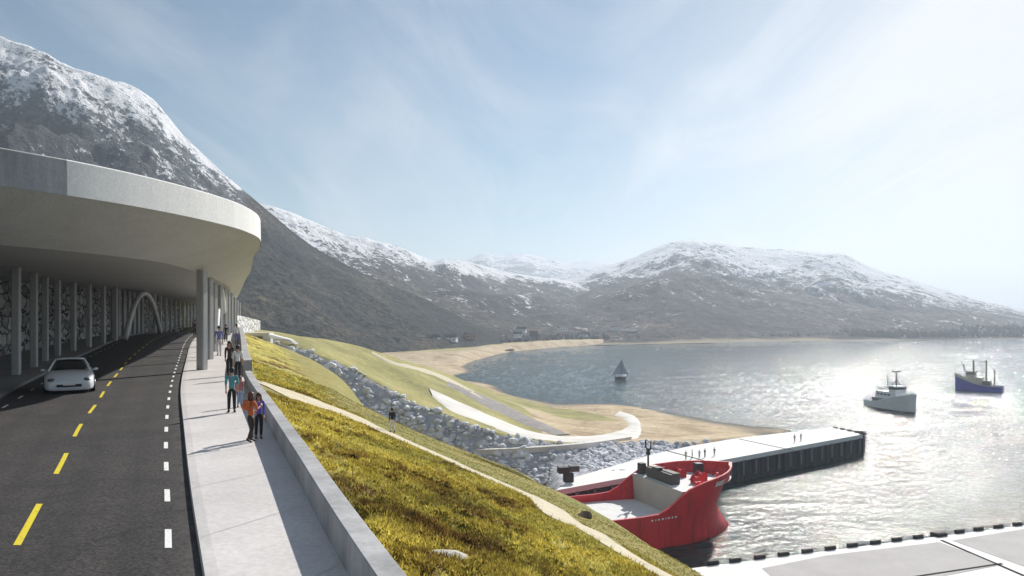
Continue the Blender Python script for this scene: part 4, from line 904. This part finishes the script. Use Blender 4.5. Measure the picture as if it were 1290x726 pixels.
# ------------------------------------------------------------------ car
cp_ = np.array([-21.9, 37.0]); hd = np.array([float(yellow(36) - yellow(38)), -2.0]); hd /= np.linalg.norm(hd)
car = thing('sports_car', 'white low sports car driving out of the shade towards the camera', 'car', (cp_[0] - hd[0]*2.2, cp_[1] - hd[1]*2.2, float(road_z(39)) + .005), math.atan2(hd[1], hd[0]) + R(4))
car.scale = (1.13, 1.13, 1.13)
secs = [(-2.25,.78,.38,.86),(-2.1,.90,.24,.98),(-1.5,.98,.17,1.02),(-.6,.99,.14,.98),(.3,.98,.14,.95),(1.0,.99,.14,.93),(1.55,.98,.14,.86),(1.95,.93,.11,.74),(2.15,.82,.11,.60),(2.24,.66,.14,.50)]
rg = []
for x, wd, zl, zh in secs:
    zm = zl + (zh-zl)*.55
    pr = [(-wd*.9, zl), (-wd, zl+.12*(zh-zl)), (-wd*1.0, zm), (-wd*.95, zl+(zh-zl)*.82), (-wd*.80, zh-.02), (-wd*.4, zh+.02), (0, zh+.035), (wd*.4, zh+.02), (wd*.80, zh-.02), (wd*.95, zl+(zh-zl)*.82), (wd, zm), (wd, zl+.12*(zh-zl)), (wd*.9, zl)]
    rg.append([(x, y, z) for y, z in pr])
m = MB().loft(rg, close=True, cap=True)
bo = m.build('body', M['carwhite'], car, True, None, True); sm = bo.modifiers.new('s', 'SUBSURF'); sm.levels = sm.render_levels = 2
cab = [(-1.9,.74,.98,.99),(-1.2,.72,.95,1.26),(-.5,.68,.92,1.36),(.05,.68,.92,1.35),(.35,.70,.92,1.25),(1.05,.78,.90,.93)]
rg = [[(x, -wd*1.1, zl), (x, -wd, zl + (zh-zl)*.55), (x, -wd*.82, zh-.02), (x, 0, zh+.02), (x, wd*.82, zh-.02), (x, wd, zl + (zh-zl)*.55), (x, wd*1.1, zl)] for x, wd, zl, zh in cab]
gl = MB().loft(rg, close=True, cap=True).build('windscreen', M['glass'], car, True, None, True); sm = gl.modifiers.new('s', 'SUBSURF'); sm.levels = sm.render_levels = 1
rg = [[(x, -wd, z), (x, -wd*.5, z+.03), (x, 0, z+.04), (x, wd*.5, z+.03), (x, wd, z)] for x, wd, z in ((-1.5,.60,1.19),(-1.0,.60,1.31),(-.5,.575,1.375),(0,.575,1.37),(.14,.56,1.345))]
rf = MB().loft(rg).build('roof', M['carwhite'], car, True); sm = rf.modifiers.new('s', 'SOLIDIFY'); sm.thickness = .04
for s in (1, -1):
    MB().tube([(1.08, s*.80, .93), (.36, s*.645, 1.23), (.10, s*.565, 1.35), (-.5, s*.57, 1.365), (-1.2, s*.60, 1.27), (-1.9, s*.76, 1.0)], .045, 6).build('pillar', M['carwhite'], car, True)
    MB().ball((2.0, s*.66, .585), (.20, .17, .085), 12).build('headlight', M['lamp'], car, True)
    m = MB().ball((.78, s*1.03, .96), (.07, .10, .06), 10); m.tube([(.8, s*.92, .93), (.79, s*1.02, .96)], .03); m.build('mirror', M['carwhite'], car, True)
    for x in (1.38, -1.38):
        m = MB(); m.tube([(x, s*.76, .33), (x, s*.99, .33)], .33, 20); wl = m.build('wheel', M['tyre'], car, 'auto')
        m = MB(); m.tube([(x, s*.98, .33), (x, s*1.0, .33)], [.22, .2], 16); m.build('rim', M['rim'], wl, 'auto')
MB().box((0, 0, .16), (3.9, 1.5, .22), 0, bev=.05).build('underbody', M['black'], car)
MB().box((2.235, 0, .345), (.08, .95, .11), 0, bev=.03).build('grille', M['black'], car)
MB().box((2.285, 0, .41), (.02, .46, .10), 0).build('number_plate', M['white'], car)
# ------------------------------------------------------------------ people
def skin_mesh(verts, edges, radii, root=0, sub=1):
    me = bpy.data.meshes.new('tmp'); me.from_pydata([tuple(v) for v in verts], edges, []); o = bpy.data.objects.new('tmp', me); C.objects.link(o)
    md = o.modifiers.new('Skin', 'SKIN'); md.use_smooth_shade = True; md.branch_smoothing = .6
    sv = me.skin_vertices[0].data
    for i, r_ in enumerate(radii): sv[i].radius = (r_, r_) if not isinstance(r_, tuple) else r_; sv[i].use_root = (i == root)
    ss = o.modifiers.new('Sub', 'SUBSURF'); ss.levels = ss.render_levels = sub
    dg = bpy.context.evaluated_depsgraph_get(); dg.update(); ev = o.evaluated_get(dg); m2 = bpy.data.meshes.new_from_object(ev)
    V = np.array([v.co[:] for v in m2.vertices]); Fc = [tuple(p.vertices) for p in m2.polygons]
    bpy.data.objects.remove(o); bpy.data.meshes.remove(me); bpy.data.meshes.remove(m2); return V, Fc
def person(label, loc, h, face, pose, top, legs, hair, hairlen='short', female=False, sleeves='long', group=None, extra=None, detail=True, skirt=False):
    """face: heading of the gaze (angle of +x world); pose: dict of joint overrides in units of height. Local +y is forward."""
    r = thing('person', label, 'person', tuple(loc), face - R(90), group)
    sw_ = .092 if female else .105; J = {}
    J['pelvis'] = (0, 0, .525); J['waist'] = (0, .0, .61); J['chest'] = (0, .005, .73); J['neck'] = (0, .0, .835); J['head'] = (0, .015, .915); J['top'] = (0, .008, .975)
    for s, n in ((-1, 'l'), (1, 'r')):
        J['hip'+n] = (s*.047, 0, .50); J['knee'+n] = (s*.052, .012, .275); J['ank'+n] = (s*.055, -.008, .045); J['toe'+n] = (s*.065, .075, .018)
        J['sho'+n] = (s*sw_, 0, .805); J['elb'+n] = (s*(sw_+.016), -.015, .625); J['wri'+n] = (s*(sw_+.010), .03, .475)
    for k, v in pose.items(): J[k] = v
    names = list(J); ix = {n: i for i, n in enumerate(names)}; P_ = [np.array(J[n])*h for n in names]
    ed = [('pelvis','waist'),('waist','chest'),('chest','neck'),('neck','head'),('head','top')]
    for n in 'lr': ed += [('pelvis','hip'+n),('hip'+n,'knee'+n),('knee'+n,'ank'+n),('ank'+n,'toe'+n),('chest','sho'+n),('sho'+n,'elb'+n),('elb'+n,'wri'+n)]
    rad = dict(pelvis=.040,waist=.038,chest=.050,neck=.030,head=.047,top=.028)
    for n in 'lr': rad.update({'hip'+n:.034,'knee'+n:.027,'ank'+n:.021,'toe'+n:.020,'sho'+n:.026,'elb'+n:.022,'wri'+n:.015})
    V, Fc = skin_mesh(P_, [(ix[a], ix[b]) for a, b in ed], [rad[n]*h for n in names], ix['pelvis'], 2 if detail else 1)
    m = MB().add(V, Fc, 0)
    hp = np.array(J['head'])*h
    if detail:
        fw = np.array([0, 1, 0]); m.ball(hp + np.array([0, .052, .0])*h, (.008*h, .012*h, .013*h), 8, 0)
        for s in (-1, 1): m.ball(hp + np.array([s*.018, .045, .012])*h, .0065*h, 6, 1); m.ball(hp + np.array([s*.048, .0, .0])*h, (.008*h, .014*h, .02*h), 8, 0)
        m.ball(hp + np.array([0, .046, -.024])*h, (.014*h, .006*h, .005*h), 8, 2)
        for s, n in ((-1, 'l'), (1, 'r')):
            wri = np.array(J['wri'+n])*h; dr = wri - np.array(J['elb'+n])*h; dr = dr/np.linalg.norm(dr); sd = np.cross(dr, (s, 0, 0)); sd = sd/(np.linalg.norm(sd)+1e-6)
            m.tube([wri - dr*.01*h, wri + dr*.025*h, wri + dr*.05*h], [.012*h, .022*h, .018*h], 8, 0)
            for k, ln in enumerate((.036, .044, .047, .040)):
                b0 = wri + dr*.046*h + sd*(k - 1.5)*.0105*h; cu = np.array([-s, 0, 0])*.014*h; m.tube([b0, b0 + dr*ln*.55*h + cu*.3, b0 + dr*ln*h + cu], [.0058*h, .0052*h, .004*h], 6, 0)
            b0 = wri + dr*.015*h + sd*-.016*h; m.tube([b0, b0 + dr*.02*h - sd*.016*h, b0 + dr*.042*h - sd*.018*h], [.0068*h, .006*h, .0045*h], 6, 0)
    m.build('body', [M['skin'], M['eye'], M['lip']], r, True)
    def piece(nm, keys, edges, radii, mat, root=0):
        V, Fc = skin_mesh([np.array(J[k])*h if isinstance(k, str) else np.array(k)*h for k in keys], edges, [q*h for q in radii], root, 2 if detail else 1); return mesh_obj(nm, V, Fc, mat, r, True)
    lerp = lambda a, b, t: tuple(np.array(J[a])*(1-t) + np.array(J[b])*t)
    k = ['waist','chest',lerp('chest','neck',.75),'shol','elbl',lerp('elbl','wril',.88 if sleeves == 'long' else .1),'shor','elbr',lerp('elbr','wrir',.88 if sleeves == 'long' else .1),'pelvis']
    piece('shirt', k, [(0,1),(1,2),(1,3),(3,4),(4,5),(1,6),(6,7),(7,8),(0,9)], [.066 if not female else .060,.070 if not female else .064,.036,.036,.028,.022,.036,.028,.022,.074], top)
    k = ['pelvis','hipl','kneel',lerp('kneel','ankl',.93),'hipr','kneer',lerp('kneer','ankr',.93),lerp('pelvis','waist',.5)]
    piece('trousers', k, [(0,1),(1,2),(2,3),(0,4),(4,5),(5,6),(0,7)], [.068,.056,.040,.033,.056,.040,.033,.060], legs)
    for n in 'lr':
        a_ = np.array(J['ank'+n])*h; t_ = np.array(J['toe'+n])*h
        m = MB().loft([[a_*(1-q) + t_*q + np.array([dx*wd*h, 0, dz*h]) for dx, dz in ((-1,-.02),(-1,.0),(-.5,hh),(.5,hh),(1,.0),(1,-.02))] for q, wd, hh in ((-.45,.015,.03),(0,.024,.03),(.5,.026,.02),(1.0,.024,.010),(1.25,.012,.002))], close=True, cap=True); m.build('shoe', M['shoe'], r, True)
    m = MB(); m.ball(hp + np.array([0, -.010, .022])*h, (.057*h, .060*h, .056*h), 14)
    m.ball(hp + np.array([0, -.024, -.006])*h, (.051*h, .042*h, .050*h), 12)
    if hairlen == 'long':
        m.ball(hp + np.array([0, -.038, -.045])*h, (.055*h, .034*h, .085*h), 12)
        for s in (-1, 1): m.ball(hp + np.array([s*.045, -.012, -.045])*h, (.020*h, .030*h, .075*h), 10)
    m.build('hair', hair, r, True)
    if extra: extra(r, J, h)
    return r
def at(px, py):
    y = (CZ - ZR)*F/(py - HY)
    for _ in range(4): y = (CZ - float(walk_z(y)))*F/(py - HY)
    return np.array([(px-645)/F*y, y, float(walk_z(y))])
def ht(px, py, hpx): p = at(px, py); return p, hpx/F*p[1]
def backpack(r, J, h):
    m = MB().box((0, -.115*h, .735*h), (.16*h, .085*h, .20*h), 0, bev=.03*h); m.box((0, -.165*h, .70*h), (.11*h, .03*h, .09*h), 0, bev=.012*h); m.build('backpack', M['orange'], r)
tow = R(-68)                                            # walking towards the camera along the pavement
p, h = ht(316, 557, 64); stepL = {'kneel': (-.05,.05,.285), 'ankl': (-.05,.06,.045), 'toel': (-.055,.14,.018), 'kneer': (.05,-.01,.28), 'ankr': (.05,-.11,.055), 'toer': (.055,-.04,.018)}
person('woman in an orange top with a backpack, leaning beside the woman in purple', p, h, R(60), {**stepL, 'elbr': (.15,.03,.65), 'wrir': (.12,.13,.70), 'elbl': (-.13,.0,.63), 'wril': (-.08,.11,.60)}, M['orange'], M['brown'], M['hair_red'], 'long', True, 'short', 'people on the pavement', backpack)
p, h = ht(326, 552, 58)
person('woman with long dark hair in a purple top at the parapet', p, h, R(-65), {'kneel': (-.05,.03,.28), 'ankl': (-.04,.03,.045), 'toel': (-.045,.11,.018), 'elbr': (.14,.02,.64), 'wrir': (.13,.14,.60)}, M['purple'], M['blackcloth'], M['hair_brown'], 'long', True, 'long', 'people on the pavement')
p, h = ht(292, 520, 58)
person('man in a teal shirt and black trousers walking away from the camera', p, h, R(112), {'kneel': (-.055,.03,.28), 'ankl': (-.06,.03,.045), 'toel': (-.068,.11,.018)}, M['teal'], M['blackcloth'], M['hair_black'], 'short', False, 'short', 'people on the pavement')
p, h = ht(302, 513, 40)
person('child in a pink top and pale jeans half hidden behind the man in teal', p, h, R(-60), {}, M['pink'], M['denim'], M['hair_red'], 'long', True, 'short', 'people on the pavement')
p, h = ht(299.5, 479, 45)
person('man in a white shirt and black trousers next to the taller parapet', p, h, R(105), {'kneer': (.05,.03,.28)}, M['whitecloth'], M['blackcloth'], M['hair_black'], 'short', False, 'short', 'people on the pavement')
p, h = ht(289, 474, 45)
person('woman in dark brown clothes walking beside the man in white', p, h, R(-75), stepL, M['brown'], M['blackcloth'], M['hair_brown'], 'long', True, 'long', 'people on the pavement')
p, h = ht(276, 448, 38)
person('person in a blue shirt and white trousers walking between the columns and the parapet', p, h, R(-75), stepL, M['bluecloth'], M['whitecloth'], M['hair_brown'], 'short', False, 'short', 'people on the pavement')
p, h = ht(284.5, 431, 22)
person('distant person in black standing under the canopy columns', p, h, R(100), {}, M['blackcloth'], M['blackcloth'], M['hair_black'], 'short', False, 'long', 'people on the pavement')
p, h = ht(298, 434, 26)
person('distant person in a white top and blue trousers close to the far parapet', p, h, R(95), {}, M['whitecloth'], M['bluecloth'], M['hair_brown'], 'short', True, 'long', 'people on the pavement')
p, h = ht(245.5, 424, 21)
person('distant person in black on the road edge left of the large column', p, h, R(-80), {}, M['blackcloth'], M['blackcloth'], M['hair_black'], 'short', False, 'long', 'people on the pavement')
p = hit_hill(494, 546); p[2] = float(hill_full(p[0:1], p[1:2])[0][0]) + .03
def smallpack(r, J, h): MB().box((0, -.10*h, .73*h), (.15*h, .07*h, .18*h), 0, bev=.03*h).build('backpack', M['blackcloth'], r)
person('hiker in a black top and pale trousers on the grass path', p, 32/F*p[1], R(125), stepL, M['blackcloth'], M['paletr'], M['hair_black'], 'short', False, 'long', None, smallpack)
QP = [((864,579),'darkcoat','distant person in dark clothes at the left of the group on the quay'),((872,577.5),'pink','distant person in a pink top in the group on the quay'),((881,578),'bluecloth','distant person in blue within the group on the quay'),((888,576),'brown','distant person in brown at the right of the group on the quay'),((900,574.5),'blackcloth','distant person in black standing apart from the group on the quay'),((1001,557),'blackcloth','distant person in black at the outer end of the quay'),((1009,555.5),'brown','distant person in brown at the outer end of the quay')]
for (px, py), mt, lb in QP:
    p = P(px, py, 5.0); person(lb, p, 1.75, R(rng.uniform(0, 360)), {}, M.get(mt, M['blackcloth']), M['blackcloth'], M['hair_black'], 'short', False, 'long', 'people on the quay', None, False)
# ------------------------------------------------------------------ stones in the heath
def stone(px, py, sc, label, mat, sd):
    p = hit_hill(px, py); V, Fc = rock_mesh(sd); o = mesh_obj('stone', V, Fc, mat, None, 'auto'); z = float(hill_full(p[0:1], p[1:2])[0][0])
    o.location = (p[0], p[1], z + .05*sc[2]); o.scale = sc; o.rotation_euler = (.1, .25, .5); tag(o, label, 'stone'); return o
stone(570, 692, (.62,.45,.26), 'flat pale stone lying in the yellow heath near the camera', M['rocklight'], 41)
stone(737, 652, (.45,.38,.42), 'brown rounded stone at the bend of the path', plain('brown_stone', (.12,.09,.06), .9, .4, 3), 42)
# ------------------------------------------------------------------ air
bpy.ops.mesh.primitive_cube_add(size=1); hz = bpy.context.object; hz.name = 'haze'; hz.scale = (9700, 6700, 437); hz.location = (0, 2700, 437/2 - 7)
tag(hz, kind='stuff'); hm = bpy.data.materials.new('haze_air'); hm.use_nodes = True; nt = hm.node_tree; nt.nodes.clear()
ho = nt.nodes.new('ShaderNodeOutputMaterial'); hv = nt.nodes.new('ShaderNodeVolumePrincipled'); hv.inputs['Color'].default_value = (.74,.85,1.0,1); hv.inputs['Density'].default_value = .00027; hv.inputs['Anisotropy'].default_value = .35
nt.links.new(hv.outputs['Volume'], ho.inputs['Volume']); hz.data.materials.append(hm)
# ------------------------------------------------------------------ light, sky, camera
SUN_AZ, SUN_EL = 27.0, 34.0
sd = Vector((math.sin(R(SUN_AZ))*math.cos(R(SUN_EL)), math.cos(R(SUN_AZ))*math.cos(R(SUN_EL)), math.sin(R(SUN_EL))))
sun = bpy.data.lights.new('sun', 'SUN'); sun.energy = 4.6; sun.angle = R(.6); sun.color = (1, .95, .88)
so = bpy.data.objects.new('sun', sun); C.objects.link(so); so.rotation_euler = sd.to_track_quat('Z', 'Y').to_euler(); so.location = (60, 60, 200)
W = bpy.data.worlds.new('World'); S.world = W; W.use_nodes = True; nt = W.node_tree; nt.nodes.clear()
N = lambda t, **k: (lambda x: [setattr(x, a, b) for a, b in k.items()] and x or x)(nt.nodes.new(t))
Lk = nt.links.new
out = N('ShaderNodeOutputWorld'); bg = N('ShaderNodeBackground'); sky = N('ShaderNodeTexSky'); sky.sky_type = 'NISHITA'; sky.sun_disc = False; sky.sun_elevation = R(SUN_EL); sky.sun_rotation = R(SUN_AZ)
sky.altitude = 30; sky.air_density = 1.0; sky.dust_density = .0; sky.ozone_density = 1.6
tc = N('ShaderNodeTexCoord'); sx = N('ShaderNodeSeparateXYZ'); nrm_ = N('ShaderNodeVectorMath', operation='NORMALIZE'); Lk(tc.outputs['Generated'], nrm_.inputs[0]); Lk(nrm_.outputs[0], sx.inputs[0])
hz_ = N('ShaderNodeMath', operation='MAXIMUM'); Lk(sx.outputs['Z'], hz_.inputs[0]); hz_.inputs[1].default_value = .0
hz2 = N('ShaderNodeMath', operation='ADD'); Lk(hz_.outputs[0], hz2.inputs[0]); hz2.inputs[1].default_value = .10
px_ = N('ShaderNodeMath', operation='DIVIDE'); Lk(sx.outputs['X'], px_.inputs[0]); Lk(hz2.outputs[0], px_.inputs[1])
py_ = N('ShaderNodeMath', operation='DIVIDE'); Lk(sx.outputs['Y'], py_.inputs[0]); Lk(hz2.outputs[0], py_.inputs[1])
cb = N('ShaderNodeCombineXYZ'); Lk(px_.outputs[0], cb.inputs[0]); Lk(py_.outputs[0], cb.inputs[1])   # the cirrus layer overhead, a level sheet
mp = N('ShaderNodeMapping'); mp.inputs['Rotation'].default_value = (0, 0, R(-24)); mp.inputs['Scale'].default_value = (1.0, .30, 1); Lk(cb.outputs[0], mp.inputs['Vector'])
n1 = N('ShaderNodeTexNoise'); n1.inputs['Scale'].default_value = 1.25; n1.inputs['Detail'].default_value = 9; n1.inputs['Roughness'].default_value = .58; n1.inputs['Distortion'].default_value = .9; Lk(mp.outputs[0], n1.inputs['Vector'])
r1 = N('ShaderNodeValToRGB'); r1.color_ramp.elements[0].position = .42; r1.color_ramp.elements[1].position = .74; Lk(n1.outputs['Fac'], r1.inputs['Fac'])
# thicker veil of cloud towards the sun's side of the horizon
dp = N('ShaderNodeVectorMath', operation='DOT_PRODUCT'); nz_ = N('ShaderNodeVectorMath', operation='NORMALIZE'); Lk(tc.outputs['Generated'], nz_.inputs[0]); Lk(nz_.outputs[0], dp.inputs[0]); v = Vector((math.sin(R(42)), math.cos(R(42)), .06)).normalized(); dp.inputs[1].default_value = v
r2 = N('ShaderNodeValToRGB'); r2.color_ramp.elements[0].position = .775; r2.color_ramp.elements[1].position = 1.0; r2.color_ramp.elements[1].color = (.95,.95,.95,1); Lk(dp.outputs['Value'], r2.inputs['Fac'])
ad = N('ShaderNodeMath', operation='MULTIPLY_ADD', use_clamp=True); Lk(r1.outputs['Color'], ad.inputs[0]); ad.inputs[1].default_value = .60; Lk(r2.outputs['Color'], ad.inputs[2])
mx = N('ShaderNodeMix', data_type='RGBA'); Lk(ad.outputs[0], mx.inputs[0]); tn = N('ShaderNodeMix', data_type='RGBA', blend_type='MULTIPLY'); tn.inputs[0].default_value = 1; Lk(sky.outputs['Color'], tn.inputs[6]); tn.inputs[7].default_value = (.97, 1.06, 1.0, 1); Lk(tn.outputs[2], mx.inputs[6]); mx.inputs[7].default_value = (10.8, 11.1, 11.5, 1)
Lk(mx.outputs[2], bg.inputs['Color']); bg.inputs['Strength'].default_value = .052; Lk(bg.outputs[0], out.inputs['Surface'])
cam = bpy.data.cameras.new('camera'); co = bpy.data.objects.new('camera', cam); C.objects.link(co); co.location = (0, 0, CZ); co.rotation_euler = (R(90), 0, 0)
cam.sensor_width = 36; cam.lens = F/1290*36; cam.shift_y = (HY - 363)/1290; cam.clip_end = 15000; cam.clip_start = .2; S.camera = co
vs = S.view_settings; vs.view_transform = 'Standard'; vs.look = 'None'; vs.exposure = .52; vs.gamma = 1; vs.use_curve_mapping = False
S.cycles.use_denoising = True; S.cycles.max_bounces = 6; S.cycles.volume_bounces = 0; S.cycles.sample_clamp_indirect = 8; S.cycles.caustics_reflective = False; S.cycles.caustics_refractive = False
